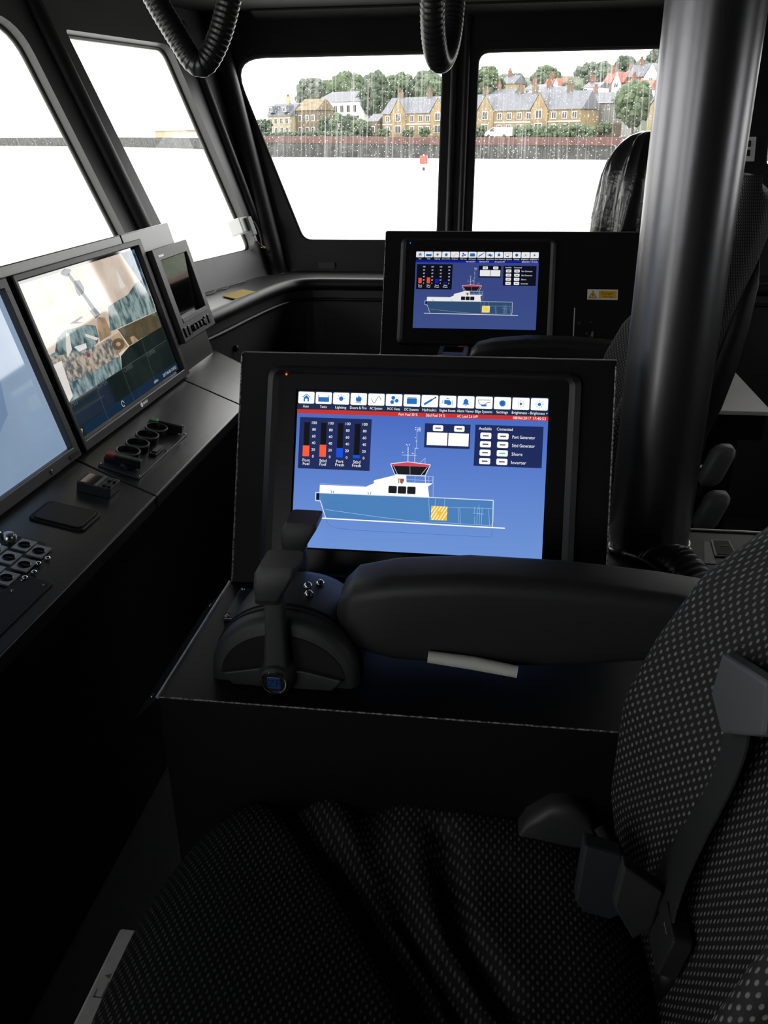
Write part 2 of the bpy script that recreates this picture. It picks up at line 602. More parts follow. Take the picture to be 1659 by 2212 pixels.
# front facet on the far side: runs 14 degrees off the beam, leaning forwards at the top
_t = V(math.sin(math.radians(14)), math.cos(math.radians(14)), 0)
_nh = V(-_t[1], _t[0], 0)
_v = _nh * 0.26 + V(0, 0, 0.73)
_n = np.cross(_v, _t); _n /= np.linalg.norm(_n)
if _n @ _nh < 0: _n = -_n
FRONT = Frame((-1.087, 3.302, 1.055), _t, _v, _n)
def corner_u(z):
    """u on FRONT where it meets SIDE at height z"""
    v = (z - 1.055) / FRONT.v[2]
    y = 3.66 + (z - 1.073) * 0.2737
    return (y - FRONT.o[1] - FRONT.v[1] * v) / FRONT.u[1], v
def mirror(fr):
    m = lambda a: V(a[0], -a[1], a[2])
    o = fr.o.copy(); o[1] = 3.0 - o[1]
    return Frame(o, m(fr.u), m(fr.v), m(fr.w))
uB, vB = corner_u(0.93)
uT, vT = corner_u(CEIL)
MID = -1.86       # the bow centreline on the facet

P2 = rquad([(-0.272, 0.0), (0.272, 0.0), (0.180, 0.79), (-0.400, 0.79)], [0.05, 0.045, 0.05, 0.012])
P1 = rquad([(-1.56, 0.0), (-0.486, 0.0), (-0.607, 0.81), (-1.66, 0.81)], [0.05, 0.05, 0.13, 0.08])
SPLB, SPLT = -0.372, -0.515
W1 = rquad([(-0.850, 0.0), (-0.280, 0.0), (-0.280, 0.735), (-1.172, 0.735)], [0.06, 0.05, 0.04, 0.10])
W2 = rquad([(-0.150, 0.0), (0.62, 0.0), (0.62, 0.735), (-0.150, 0.735)], [0.04, 0.05, 0.06, 0.055])
W1N = rquad([(-0.86, 0.0), (-0.56, 0.0), (-0.56, 0.70), (-1.12, 0.70)], [0.05, 0.05, 0.04, 0.08])  # opening out of view, added and sized to light the near seat
W3 = rquad([(0.980, 0.290), (2.15, 0.290), (2.15, 0.735), (0.980, 0.735)], [0.02, 0.05, 0.05, 0.03])  # widened aft, out of view, to brighten the chart table

def window(name, loop, fr, label, glass, depth=0.045, gask=None):
    c = np.mean(np.array(loop), axis=0)
    big = [tuple(c + (np.array(p) - c) * 1.03) for p in loop]
    e = MB()
    e.add([fr.p(*p, depth) for p in big], [tuple(range(len(big)))])
    e.uv[0] = [(p[0], p[1]) for p in big]
    o = bpy.data.objects.new(name, None)
    o.location = tuple(fr.p(c[0], min(p[1] for p in loop), depth))
    COL.objects.link(o)
    struct(o, label)
    e.build('pane', glass, o)
    g = MB().tube([fr.p(*p, depth - 0.006) for p in loop], 0.009, 8, closed=True)
    g.build('rubber_gasket', gask or GASK, o, smooth=True)
    return o

for nm, fr, side in (('wall_front', FRONT, 'far'), ('wall_front_near', mirror(FRONT), 'near')):
    mb = MB()
    mb.holed([(SPLB + 0.0162 * 1, vB), (uB, vB), (uT, vT), (SPLT - 0.02, vT)], P2, fr, 0, 0.05)
    mb.holed([(MID, vB), (SPLB + 0.0162 * 1, vB), (SPLT - 0.02, vT), (MID, vT)], P1, fr, 0, 0.05)
    o = mb.build(nm, GREYW)
    struct(o, 'dark raked front bulkhead of the wheelhouse, %s half' % side)
window('window_1', P1, FRONT, 'front wheelhouse window behind the dash monitors', CLEANGLASS)
window('window_2', P2, FRONT, 'narrow front corner window with a small sensor at its lower corner', CLEANGLASS)
window('window_3', P1, mirror(FRONT), 'front window on the near half of the bow', CLEANGLASS)
window('window_4', P2, mirror(FRONT), 'front corner window on the near half of the bow', CLEANGLASS)

zB = 0.93
sB = (zB - 1.073) / 0.9645
sT = (CEIL - 1.073) / 0.9645
cB = float(FRONT.p(uB, vB)[0]); cT = float(FRONT.p(uT, vT)[0])
mb = MB()
mb.holed([(cB, sB), (-0.215, sB), (-0.215, sT), (cT, sT)], W1, SIDE, 0, 0.022)
mb.holed([(-0.215, sB), (0.80, sB), (0.80, sT), (-0.215, sT)], W2, SIDE, 0, 0.022)
mb.holed([(0.80, sB), (2.5, sB), (2.5, sT), (0.80, sT)], W3, SIDE, 0, 0.022)
struct(mb.build('wall_side', VINYL), 'black padded side wall with the rain-streaked windows')
window('window_5', W1, SIDE, 'rain-streaked side window left of the mullion, wider at the top', WETGLASS, 0.018, BLKM)
window('window_6', W2, SIDE, 'rain-streaked side window between the mullion and the pole', WETGLASS, 0.018, BLKM)
window('window_7', W3, SIDE, 'side window, widened aft for light, at the right edge of the picture', CLEANGLASS, 0.018, BLKM)

# near wall (behind the camera) and aft wall
NEAR = mirror(SIDE)
mb = MB()
mb.holed([(cB, sB), (-0.215, sB), (-0.215, sT), (cT, sT)], W1N, NEAR, 0, 0.05)
mb.add([NEAR.p(-0.215, sB), NEAR.p(2.5, sB), NEAR.p(2.5, sT), NEAR.p(-0.215, sT)], [(0, 1, 2, 3)])
mb.add([V(-1.2, -0.62, 0), V(2.5, -0.62, 0), V(2.5, -0.62, 0.95), V(-1.2, -0.62, 0.95)], [(0, 1, 2, 3)])
struct(mb.build('wall_near', VINYL), 'black padded near side wall behind the camera')
window('window_10', W1N, NEAR, 'unseen side window added in the near wall to light the seat', CLEANGLASS)
AFT = Frame((2.5, 0, 0), (0, 1, 0), (0, 0, 1), (1, 0, 0))
mb = MB()
A1 = rquad([(0.4, 1.25), (1.1, 1.25), (1.1, 1.66), (0.4, 1.66)], [0.06] * 4)
A2 = rquad([(1.9, 1.22), (2.8, 1.22), (2.8, 1.68), (1.9, 1.68)], [0.06] * 4)
mb.holed([(-1.0, 0), (1.5, 0), (1.5, 2.0), (-1.0, 2.0)], A1, AFT, 0, 0.05)
mb.holed([(1.5, 0), (4.1, 0), (4.1, 2.0), (1.5, 2.0)], A2, AFT, 0, 0.05)
struct(mb.build('wall_aft', VINYL), 'black aft bulkhead with two windows')
window('window_8', A1, AFT, 'near window in the aft bulkhead', CLEANGLASS)
window('window_9', A2, AFT, 'far window in the aft bulkhead', CLEANGLASS)

mb = MB()
mb.box((-2.2, -1.2, CEIL), (2.6, 4.2, CEIL + 0.06))
struct(mb.build('ceiling', HEAD), 'black headliner ceiling')
mb = MB()
mb.box((-1.7, -0.7, -0.06), (2.6, 3.75, 0.0))
struct(mb.build('floor', FLOOR), 'dark grey rubber wheelhouse floor')

# ledge and lower walls round the far side
inner = smooth_path([(-0.985, 1.0), (-0.985, 2.45), (-0.937, 2.75), (-0.905, 3.06), (-0.86, 3.33), (-0.79, 3.41), (-0.60, 3.415), (2.5, 3.415)], 2)
inner = [tuple(p) for p in inner]
def outer_pt(p):
    x, y = p
    if x < -0.80 and y < 3.40:
        yy = min(y + 0.06, 3.60)
        return (float(FRONT.o[0] + FRONT.u[0] * (yy - FRONT.o[1]) / FRONT.u[1]) + 0.06, yy)
    return (max(x - 0.05, -1.02) if x < -0.5 else x, 3.66)
mb = MB()
LZ = 0.952
for i in range(len(inner) - 1):
    a, b = inner[i], inner[i + 1]
    oa, ob_ = outer_pt(a), outer_pt(b)
    mb.add([V(*a, LZ), V(*b, LZ), V(*ob_, LZ + 0.004), V(*oa, LZ + 0.004)], [(0, 1, 2, 3)])
    mb.add([V(*a, LZ), V(*b, LZ), V(*b, 0.0), V(*a, 0.0)], [(3, 2, 1, 0)])
struct(mb.build('wall_ledge', mat('ledge_charcoal', (0.045, 0.045, 0.047), 0.38, bump=(500, 0.12))), 'charcoal window ledge and lower side lining')
mb = MB().tube([(x, y, LZ - 0.016) for x, y in inner], 0.024, 12)
struct(mb.build('trim_1', VINYL, smooth=True), 'rounded padded roll along the ledge edge')
mb = MB().tube([(x + 0.01, y - 0.006, LZ - 0.075) for x, y in inner], 0.007, 8)
struct(mb.build('trim_2', VINYL, smooth=True), 'thin rib below the ledge roll')

# pillar pads
k = 2
for (a, b, r, lab) in (
        (FRONT.p(uB - 0.01, vB, -0.02), FRONT.p(uT - 0.01, vT, -0.02), 0.045, 'round padded corner pillar between front and side windows'),
        (FRONT.p(-0.375, -0.08, -0.004), FRONT.p(-0.515, 0.88, -0.004), 0.030, 'round padded pillar between the two front windows'),
        (FRONT.p(0.335, -0.05, -0.004), FRONT.p(0.30, 0.88, -0.004), 0.020, 'thin padded strip beside the corner pillar'),
        (SIDE.p(-0.238, -0.1, -0.004), SIDE.p(-0.238, 0.88, -0.004), 0.014, 'left rib of the side window mullion'),
        (SIDE.p(-0.190, -0.1, -0.004), SIDE.p(-0.190, 0.88, -0.004), 0.014, 'right rib of the side window mullion')):
    k += 1
    struct(MB().tube([a, (a + b) / 2, b], r, 18).build('trim_%d' % k, VINYL, smooth=True, auto=50), lab)
# header roll above the side windows and the front ones
k += 1
struct(MB().box((-1.05, 0.86, -0.10), (2.4, 0.90, 0.0), SIDE).build('trim_%d' % k, HEAD, bevel=0.006), 'boxed headliner edge above the side windows')

# ================================================================== DASH (forward console)
DS = Frame((-0.9, 1.665, 0.847), (0, 1, 0), (-0.262, 0, 0.965), (0.965, 0, 0.262))
dash = thing('dash_console', (-0.85, 1.5, 0.0), 'long charcoal forward dash console carrying the tilted screens and switch panels', 'console')
MB().box((-1.40, -0.025, -0.075), (0.594, 0.413, -0.014), DS).build('hood_panel', HOOD, dash, bevel=0.003)
MB().box((0.598, -0.025, -0.075), (0.945, 0.413, -0.014), DS).build('hood_panel', HOOD, dash, bevel=0.003)
def deskz(x):
    return 0.843 - 0.2129 * (x + 0.897)
def desk_panel(ya0, ya1, yb0, yb1):
    """quad panel: (x=-0.93 edge from ya0 to ya1) and (x=-0.695 edge from yb0 to yb1)"""
    x0, x1 = -0.93, -0.695
    top = [V(x0, ya0, deskz(x0)), V(x1, yb0, deskz(x1)), V(x1, yb1, deskz(x1)), V(x0, ya1, deskz(x0))]
    bot = [p - V(0, 0, 0.028) for p in top]
    return MB().hexa(bot + top)
desk_panel(0.25, 1.632, 0.25, 1.546).build('desk_panel', DASH, dash, bevel=0.0025)
desk_panel(1.637, 2.298, 1.550, 2.186).build('desk_panel', DASH, dash, bevel=0.0025)
desk_panel(2.302, 2.64, 2.190, 2.485).build('desk_panel', DASH, dash, bevel=0.0025)
MB().hexa([V(-0.74, 0.25, 0.70), V(-0.725, 0.25, 0.70), V(-0.725, 2.45, 0.70), V(-0.74, 2.45, 0.70),
           V(-0.71, 0.25, 0.775), V(-0.700, 0.25, 0.775), V(-0.700, 2.47, 0.775), V(-0.71, 2.47, 0.775)]).build('fascia', CONS, dash)
MB().box((-1.0, 0.25, 0.0), (-0.80, 2.45, 0.80)).build('knee_panel', CONS, dash, bevel=0.004)
e = MB()
for ya, yb in ((0.25, 1.545), (1.551, 2.185), (2.191, 2.48)):
    e.tube([(-0.694, ya, deskz(-0.694) - 0.001), (-0.694, yb, deskz(-0.694) - 0.001)], 0.0011, 6)
e.build('edge_highlight_trim', mat('edge_alu', (0.12, 0.12, 0.12), 0.3), dash)

def monitor_frame(u0, v0, u1, v1, s0, t0, s1, t1, root, m, depth=0.030, lip=0.008):
    b = MB()
    hole = [(s0, t0), (s1, t0), (s1, t1), (s0, t1)]
    hh = []
    for i in range(4):
        a, c = np.array(hole[i]), np.array(hole[(i + 1) % 4])
        hh += [tuple(a + (c - a) * q / 6) for q in range(6)]
    b.holed([(u0, v0), (u1, v0), (u1, v1), (u0, v1)], hh, DS, -0.014, lip)
    return b.build('bezel', m, root, bevel=0.003)

# --- camera-wall monitor
SCR = (0.016, 0.026, 0.629, 0.368)      # u0 v0 u1 v1 of the picture
cctv = thing('camera_monitor', tuple(DS.p(0.33, 0, 0)), 'wide dash monitor showing a grid of security camera views', 'monitor')
monitor_frame(0.0, 0.0, 0.665, 0.390, SCR[0] - 0.004, SCR[1] - 0.004, SCR[2] + 0.008, SCR[3] + 0.006, cctv, BEZG)
pan = MB(); pan.flat([(SCR[0] - 0.006, SCR[1] - 0.006), (SCR[2] + 0.010, SCR[1] - 0.006), (SCR[2] + 0.010, SCR[3] + 0.008), (SCR[0] - 0.006, SCR[3] + 0.008)], DS, -0.006)
glass_ = pan.build('screen', mat('screen_glass_black', (0.003, 0.003, 0.004), 0.05, spec=0.8, coat=0.8), cctv)
SG = dict(spec=0.9, coat=0.8)
def feed(name, emit, strength=1.0, ns=None):
    """lit picture behind glossy glass; ns = (scale, other colour)"""
    m = mat(name, (0.003, 0.003, 0.004), 0.05, emit=emit, estr=strength, spec=0.65, coat=0.1)
    if ns:
        nt = m.node_tree
        t = nt.nodes.new('ShaderNodeTexCoord')
        n = nt.nodes.new('ShaderNodeTexNoise'); n.inputs['Scale'].default_value = ns[0]; n.inputs['Detail'].default_value = 6
        mp = nt.nodes.new('ShaderNodeMapping'); mp.inputs['Scale'].default_value = ns[2] if len(ns) > 2 else (1, 1, 1)
        r = nt.nodes.new('ShaderNodeValToRGB')
        r.color_ramp.elements[0].position = 0.40; r.color_ramp.elements[1].position = 0.60
        r.color_ramp.elements[0].color = (*lin(emit), 1); r.color_ramp.elements[1].color = (*lin(ns[1]), 1)
        nt.links.new(t.outputs['Object'], mp.inputs['Vector']); nt.links.new(mp.outputs['Vector'], n.inputs['Vector'])
        nt.links.new(n.outputs['Fac'], r.inputs['Fac']); nt.links.new(r.outputs['Color'], nt.nodes['Principled BSDF'].inputs['Emission Color'])
    return m
# picture coordinates on the camera monitor: measured on the photograph and squared up
def solve_h(src, dst):
    A, B = [], []
    for (x, y), (a, b) in zip(src, dst):
        A += [[x, y, 1, 0, 0, 0, -a * x, -a * y], [0, 0, 0, x, y, 1, -b * x, -b * y]]
        B += [a, b]
    h = np.linalg.solve(np.array(A, float), np.array(B, float))
    return lambda x, y: ((h[0] * x + h[1] * y + h[2]) / (h[6] * x + h[7] * y + 1), (h[3] * x + h[4] * y + h[5]) / (h[6] * x + h[7] * y + 1))
HC = solve_h([(145, 385), (1145, 75), (1540, 1110), (712, 1652)], [(SCR[0], SCR[3]), (SCR[2], SCR[3]), (SCR[2], SCR[1]), (SCR[0], SCR[1])])
FM = [feed('feed_dark', '141d1c', 1.0, (9, '1b2422')), feed('feed_sky_reflection', 'd8cabc', 1.0, (9, 'c2b0a0')), feed('feed_trees', '3c5256', 1.0, (55, '8a9e9d', (1, 1, 0.5))),
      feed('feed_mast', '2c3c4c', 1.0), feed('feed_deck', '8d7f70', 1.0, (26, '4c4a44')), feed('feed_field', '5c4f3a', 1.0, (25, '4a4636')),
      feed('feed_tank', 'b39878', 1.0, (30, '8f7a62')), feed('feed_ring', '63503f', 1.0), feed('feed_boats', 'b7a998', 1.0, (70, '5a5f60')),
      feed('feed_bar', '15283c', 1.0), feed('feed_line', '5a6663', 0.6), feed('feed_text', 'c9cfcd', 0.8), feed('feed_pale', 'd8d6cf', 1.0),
      feed('painted_mullion_reflection', '1f3348', 1.0, (60, '4a6a82')), feed('feed_red', '8d3a34', 1.0)]
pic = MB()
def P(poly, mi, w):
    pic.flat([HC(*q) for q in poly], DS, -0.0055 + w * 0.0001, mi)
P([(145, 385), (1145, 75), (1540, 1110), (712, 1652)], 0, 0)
P([(145, 385), (1145, 75), (1330, 560), (1385, 745), (1110, 905), (1040, 985), (1050, 1095), (585, 1378)], 1, 1)  # camera sky, with the pink window reflection painted into its colour
P([(1030, 110), (1145, 75), (1335, 590), (1290, 480), (1175, 320)], 13, 2)  # dark blue wedge paints the reflection of the window mullion
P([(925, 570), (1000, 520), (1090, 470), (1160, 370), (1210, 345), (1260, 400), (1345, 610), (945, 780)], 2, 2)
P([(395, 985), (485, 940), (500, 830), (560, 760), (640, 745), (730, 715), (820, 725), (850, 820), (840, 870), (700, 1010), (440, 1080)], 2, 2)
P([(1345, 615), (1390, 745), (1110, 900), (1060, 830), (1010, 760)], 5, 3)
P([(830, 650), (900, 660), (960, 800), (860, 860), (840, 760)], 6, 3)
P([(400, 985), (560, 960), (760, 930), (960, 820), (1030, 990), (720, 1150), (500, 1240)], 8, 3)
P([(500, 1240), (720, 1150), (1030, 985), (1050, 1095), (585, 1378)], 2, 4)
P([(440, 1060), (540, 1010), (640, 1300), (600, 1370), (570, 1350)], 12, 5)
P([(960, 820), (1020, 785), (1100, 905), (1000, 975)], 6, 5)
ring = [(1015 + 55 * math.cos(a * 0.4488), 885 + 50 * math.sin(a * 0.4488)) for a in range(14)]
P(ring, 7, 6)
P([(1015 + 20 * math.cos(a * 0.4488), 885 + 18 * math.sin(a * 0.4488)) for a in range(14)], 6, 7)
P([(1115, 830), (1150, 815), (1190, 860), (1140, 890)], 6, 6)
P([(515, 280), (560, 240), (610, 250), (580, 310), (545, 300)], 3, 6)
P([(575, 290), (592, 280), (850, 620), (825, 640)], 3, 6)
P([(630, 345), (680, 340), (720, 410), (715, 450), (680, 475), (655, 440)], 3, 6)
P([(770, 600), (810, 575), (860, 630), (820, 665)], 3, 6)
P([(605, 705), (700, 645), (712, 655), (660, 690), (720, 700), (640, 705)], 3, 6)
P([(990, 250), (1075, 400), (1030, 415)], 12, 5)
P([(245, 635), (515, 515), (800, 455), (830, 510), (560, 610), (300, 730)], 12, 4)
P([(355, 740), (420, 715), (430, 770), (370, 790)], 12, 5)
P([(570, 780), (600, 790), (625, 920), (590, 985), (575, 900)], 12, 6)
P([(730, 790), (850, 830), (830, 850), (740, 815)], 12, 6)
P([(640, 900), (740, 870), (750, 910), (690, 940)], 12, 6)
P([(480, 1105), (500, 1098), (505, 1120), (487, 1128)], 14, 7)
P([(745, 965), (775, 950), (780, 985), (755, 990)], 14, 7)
# the small dark camera cells with their dividing lines
for a, b in (((580, 1380), (1430, 860)), ((830, 1225), (935, 1505)), ((1045, 1090), (1155, 1360)), ((1215, 855), (1330, 1190))):
    pa, pb = np.array(HC(*a)), np.array(HC(*b))
    d = (pb - pa) / np.linalg.norm(pb - pa); nn = np.array([-d[1], d[0]]) * 0.0006
    pic.flat([pa - nn, pb - nn, pb + nn, pa + nn], DS, -0.0046, 10)
pic.flat([(SCR[0] + 0.03, SCR[1]), (SCR[2], SCR[1]), (SCR[2], SCR[1] + 0.022), (SCR[0] + 0.03, SCR[1] + 0.022)], DS, -0.0048, 9)
def ctext(s_, x, y, size, mi=11, al='LEFT'):
    a = HC(x, y)
    pic.text(s_, DS, a[0], a[1], size, -0.0044, al, mi)
ctext('CAM03', 585, 1395, 0.017, 10); ctext('CAM04', 840, 1235, 0.017, 10); ctext('CAM05', 1065, 1105, 0.017, 10); ctext('CAM06', 1265, 980, 0.017, 10)
pic.text('2017-06-08 17:45:52', DS, SCR[2] - 0.012, SCR[1] + 0.011, 0.012, -0.0044, 'RIGHT', 11)
pic.text('admin', DS, SCR[2] - 0.15, SCR[1] + 0.011, 0.012, -0.0044, 'RIGHT', 11)
for r_ in (0.004, 0.008, 0.012):   # wireless symbol
    cc = np.array((SCR[0] + 0.012, SCR[1] + 0.006))
    arc = [cc + r_ * np.array((math.cos(a), math.sin(a))) for a in np.linspace(math.radians(45), math.radians(135), 6)]
    arc2 = [cc + (r_ + 0.0016) * np.array((math.cos(a), math.sin(a))) for a in np.linspace(math.radians(135), math.radians(45), 6)]
    pic.flat(arc + arc2, DS, -0.0044, 11)
cc = np.array((SCR[0] + 0.235, SCR[1] + 0.011))
for i in range(14):
    a0, a1 = 2 * math.pi * i / 16, 2 * math.pi * (i + 1) / 16
    q = lambda r_, a: cc + r_ * np.array((math.cos(a), math.sin(a)))
    pic.flat([q(0.006, a0), q(0.0078, a0), q(0.0078, a1), q(0.006, a1)], DS, -0.0044, 11)
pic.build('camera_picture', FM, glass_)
lg = MB()
lg.flat([(0.315 + 0.007 * math.cos(a), 0.0115 + 0.006 * math.sin(a)) for a in np.linspace(0, 6.28, 13)[:-1]], DS, 0.0086)
for i_ in range(5):
    lg.flat(rrect(0.325 + i_ * 0.006, 0.008, 0.3285 + i_ * 0.006, 0.0155, 0.001, 2), DS, 0.0086)
lg.build('maker_badge', mat('badge_white', (0.8, 0.8, 0.78), 0.3, emit=(0.5, 0.5, 0.48), estr=0.4), cctv)

# --- chart monitor (left edge of the picture)
chart = thing('chart_monitor', tuple(DS.p(-0.35, 0, 0)), 'dash monitor with a pale blue sea chart at the left edge', 'monitor')
monitor_frame(-0.690, 0.0, -0.024, 0.390, -0.668, 0.026, -0.046, 0.368, chart, BEZG)
cs = MB(); cs.flat([(-0.67, 0.024), (-0.044, 0.024), (-0.044, 0.370), (-0.67, 0.370)], DS, -0.006)
cscr = cs.build('screen', feed('chart_sea', '8fa7c4', 0.75, (2.0, '9fb6cf')), chart)
cp = MB()
def HQ(x, y):     # photo pixel on the chart monitor -> dash plane (squared-up by the same camera measurement)
    return HCP(x, y)
HCP = solve_h([(37, 619), (290, 533), (393, 804), (182, 950)], [(SCR[0], SCR[3]), (SCR[2], SCR[3]), (SCR[2], SCR[1]), (SCR[0], SCR[1])])
cp.flat([HQ(-60, 870), HQ(10, 810), HQ(31, 893), HQ(-5, 985), HQ(-70, 1010)], DS, -0.0056, 0)
cp.flat([HQ(-60, 845), HQ(9, 808), HQ(-2, 828), HQ(-60, 862)], DS, -0.0054, 1)
cp.flat([HQ(-40, 915), HQ(0, 895), HQ(9, 910), HQ(-40, 950)], DS, -0.0053, 2)
cp.build('chart_picture', [feed('chart_deep', '7f97bb', 0.75), feed('chart_land', 'aab56a', 0.7), feed('chart_pale', 'a9bdd4', 0.75)], cscr)
kn = MB(); fr_ = Frame(DS.p(-0.155, 0.010, 0.008), DS.u, DS.v)
kn.lathe([(0.0050, 0), (0.0050, 0.002), (0.0035, 0.003)], fr_, 14)
kn.build('power_button', STEEL, chart)
MB().box((-0.075, 0.006, 0.008), (-0.034, 0.015, 0.0095), DS).build('button_strip', BLKP, chart)

# --- small sounder display
snd = thing('sounder_display', tuple(DS.p(0.81, 0.1, 0)), 'small portrait sounder display switched off, at the end of the dash', 'display')
b = MB()
hole = rquad([(0.712, 0.150), (0.922, 0.150), (0.922, 0.318), (0.712, 0.318)], [0.003] * 4, 2)
b.holed([(0.676, 0.085), (0.952, 0.085), (0.952, 0.352), (0.676, 0.352)], hole, DS, -0.014, 0.022)
b.build('bezel', BEZG, snd, bevel=0.008)
gl_ = MB(); gl_.add([DS.p(0.70, 0.14, 0.002), DS.p(0.93, 0.14, 0.002), DS.p(0.93, 0.33, 0.018), DS.p(0.70, 0.33, 0.018)], [(0, 1, 2, 3)])
gl_.build('screen', DARKGLASS, snd)
MB().box((0.712, 0.137, 0.021), (0.922, 0.151, 0.0235), DS).build('light_strip', GREYP, snd, bevel=0.001)
bl = MB(); bl.box((0.704, 0.328, 0.0215), (0.742, 0.334, 0.0228), DS)
bl.build('maker_badge', MATS['badge_white'], snd)
for i in range(8):
    u = 0.705 + i * 0.029
    kb = MB()
    if 2 <= i <= 5:
        kb.lathe([(0.010, 0), (0.010, 0.008), (0.007, 0.011)], Frame(DS.p(u, 0.112, 0.021), DS.u, DS.v), 14)
    else:
        kb.box((u - 0.010, 0.098, 0.021), (u + 0.008, 0.126, 0.026), DS)
    kb.build('button', BLKP, snd, smooth=False, bevel=0.0015)
# bracket behind the display
MB().hexa([V(-0.955, 2.612, 0.93), V(-0.945, 2.612, 0.93), V(-0.945, 2.620, 0.93), V(-0.955, 2.620, 0.93),
           V(-0.99, 2.612, 1.15), V(-0.975, 2.612, 1.15), V(-0.975, 2.620, 1.15), V(-0.99, 2.620, 1.15)]).build('bracket', DGREYP, snd)

# --- thruster control plate on the desk
DK = Frame((-0.800, 1.757, deskz(-0.800)), (0, 1, 0), (-0.978, 0, 0.208), None)
if DK.w[2] < 0:
    DK.w = -DK.w
plate = thing('dial_control_panel', tuple(DK.p(0, 0, 0)), 'desk plate with four round dials, a red and a green button', 'control panel')
sk = 0.18
def skw(u, v):
    return (u + v * sk * 1.0, v)
pl = [skw(-0.148, -0.050), skw(0.148, -0.050), skw(0.148, 0.050), skw(-0.148, 0.050)]
MB().prism(pl, DK, 0.0, 0.005).build('plate', mat('plate_charcoal', (0.07, 0.07, 0.071), 0.35), plate, bevel=0.001)
for i, (u, v) in enumerate(((-0.072, 0.012), (-0.020, 0.012), (0.038, 0.012), (0.094, 0.012))):
    f2 = Frame(DK.p(u, v, 0.005), DK.u, DK.v, DK.w)
    d = MB().lathe([(0.026, 0), (0.027, 0.016), (0.0255, 0.018), (0.0230, 0.018), (0.0220, 0.010)], f2, 28).build('dial', BLKP, plate, smooth=True, auto=35)
    MB().lathe([(0.0270, 0.0160), (0.0270, 0.0182), (0.0255, 0.0192), (0.0235, 0.0184), (0.0232, 0.0165)], f2, 28, caps=False).build('dial_rim', GREYP, d, smooth=True)
for u, v in ((-0.118, -0.008), (0.127, -0.012)):
    f2 = Frame(DK.p(u, v, 0.005), DK.u, DK.v, DK.w)
    kb = MB().lathe([(0.020, 0), (0.019, 0.006), (0.014, 0.012)], f2, 20)
    kb.box((-0.008, -0.030, 0.004), (0.008, 0.030, 0.024), f2)
    kb.build('rotary_knob', BLKP, plate, bevel=0.002)
for u, v, m_ in ((-0.108, 0.034, RED), (0.136, 0.034, GREEN)):
    f2 = Frame(DK.p(u, v, 0.005), DK.u, DK.v, DK.w)
    bs = MB().box((-0.012, -0.012, 0), (0.012, 0.012, 0.012), f2).build('button_base', BLKP, plate, bevel=0.0015)
    MB().box((-0.010, -0.010, 0.012), (0.010, 0.010, 0.019), f2).build('button_cap', m_, bs, bevel=0.0015)
f2 = Frame(DK.p(-0.005, -0.030, 0.005), DK.u, DK.v, DK.w)
sw = MB().box((-0.030, -0.009, 0), (0.024, 0.009, 0.006), f2).build('slide_switch', BLKP, plate, bevel=0.001)
MB().box((-0.018, -0.006, 0.006), (0.022, 0.006, 0.0085), f2).build('slide_frame', GREYP, sw)
for u, v in ((-0.142, 0.045), (0.142, 0.045), (0.0, 0.045), (-0.142, -0.045), (0.142, -0.045), (0.02, -0.045)):
    a = skw(u, v)
    MB().lathe([(0.0035, 0), (0.0033, 0.0015), (0.0018, 0.0022)], Frame(DK.p(a[0], a[1], 0.005), DK.u, DK.v, DK.w), 10).build('screw', STEEL, plate)

# --- autopilot head
ap = thing('autopilot_head', tuple(DK.p(-0.243, 0, 0)), 'small dark control head with a square display and four keys on the desk', 'control head')
MB().prism(rrect(-0.270, -0.034, -0.218, 0.036, 0.004, 3), DK, 0, 0.022).build('body', DGREYP, ap, bevel=0.0015)
MB().flat(rrect(-0.266, 0.002, -0.222, 0.030, 0.002, 2), DK, 0.0224).build('display', DARKGLASS, ap)
MB().box((-0.270, -0.008, 0.0215), (-0.218, 0.000, 0.0235), DK).build('band', GREYP, ap)
for u, v in ((-0.258, -0.018), (-0.232, -0.018), (-0.258, -0.029), (-0.232, -0.029)):
    MB().box((u - 0.006, v - 0.0035, 0.021), (u + 0.006, v + 0.0035, 0.0255), DK).build('key', BLKP, ap, bevel=0.001)

# --- flat black covered box
fb = thing('flat_cover_box', tuple(DK.p(-0.38, 0, 0)), 'low flat black box with rounded corners on the desk beside the control head', 'box')
MB().prism(rrect(-0.422, -0.050, -0.336, 0.058, 0.012), DK, 0, 0.004).build('body', CONS, fb, bevel=0.002)
MB().prism(rrect(-0.415, -0.043, -0.343, 0.051, 0.010), DK, 0.004, 0.0062).build('lid', BLKP, fb, bevel=0.001)
for u, v in ((-0.35, 0.047), (-0.408, -0.040)):
    MB().lathe([(0.0025, 0), (0.002, 0.001)], Frame(DK.p(u, v, 0.0062), DK.u, DK.v, DK.w), 8).build('screw', DGREYP, fb)

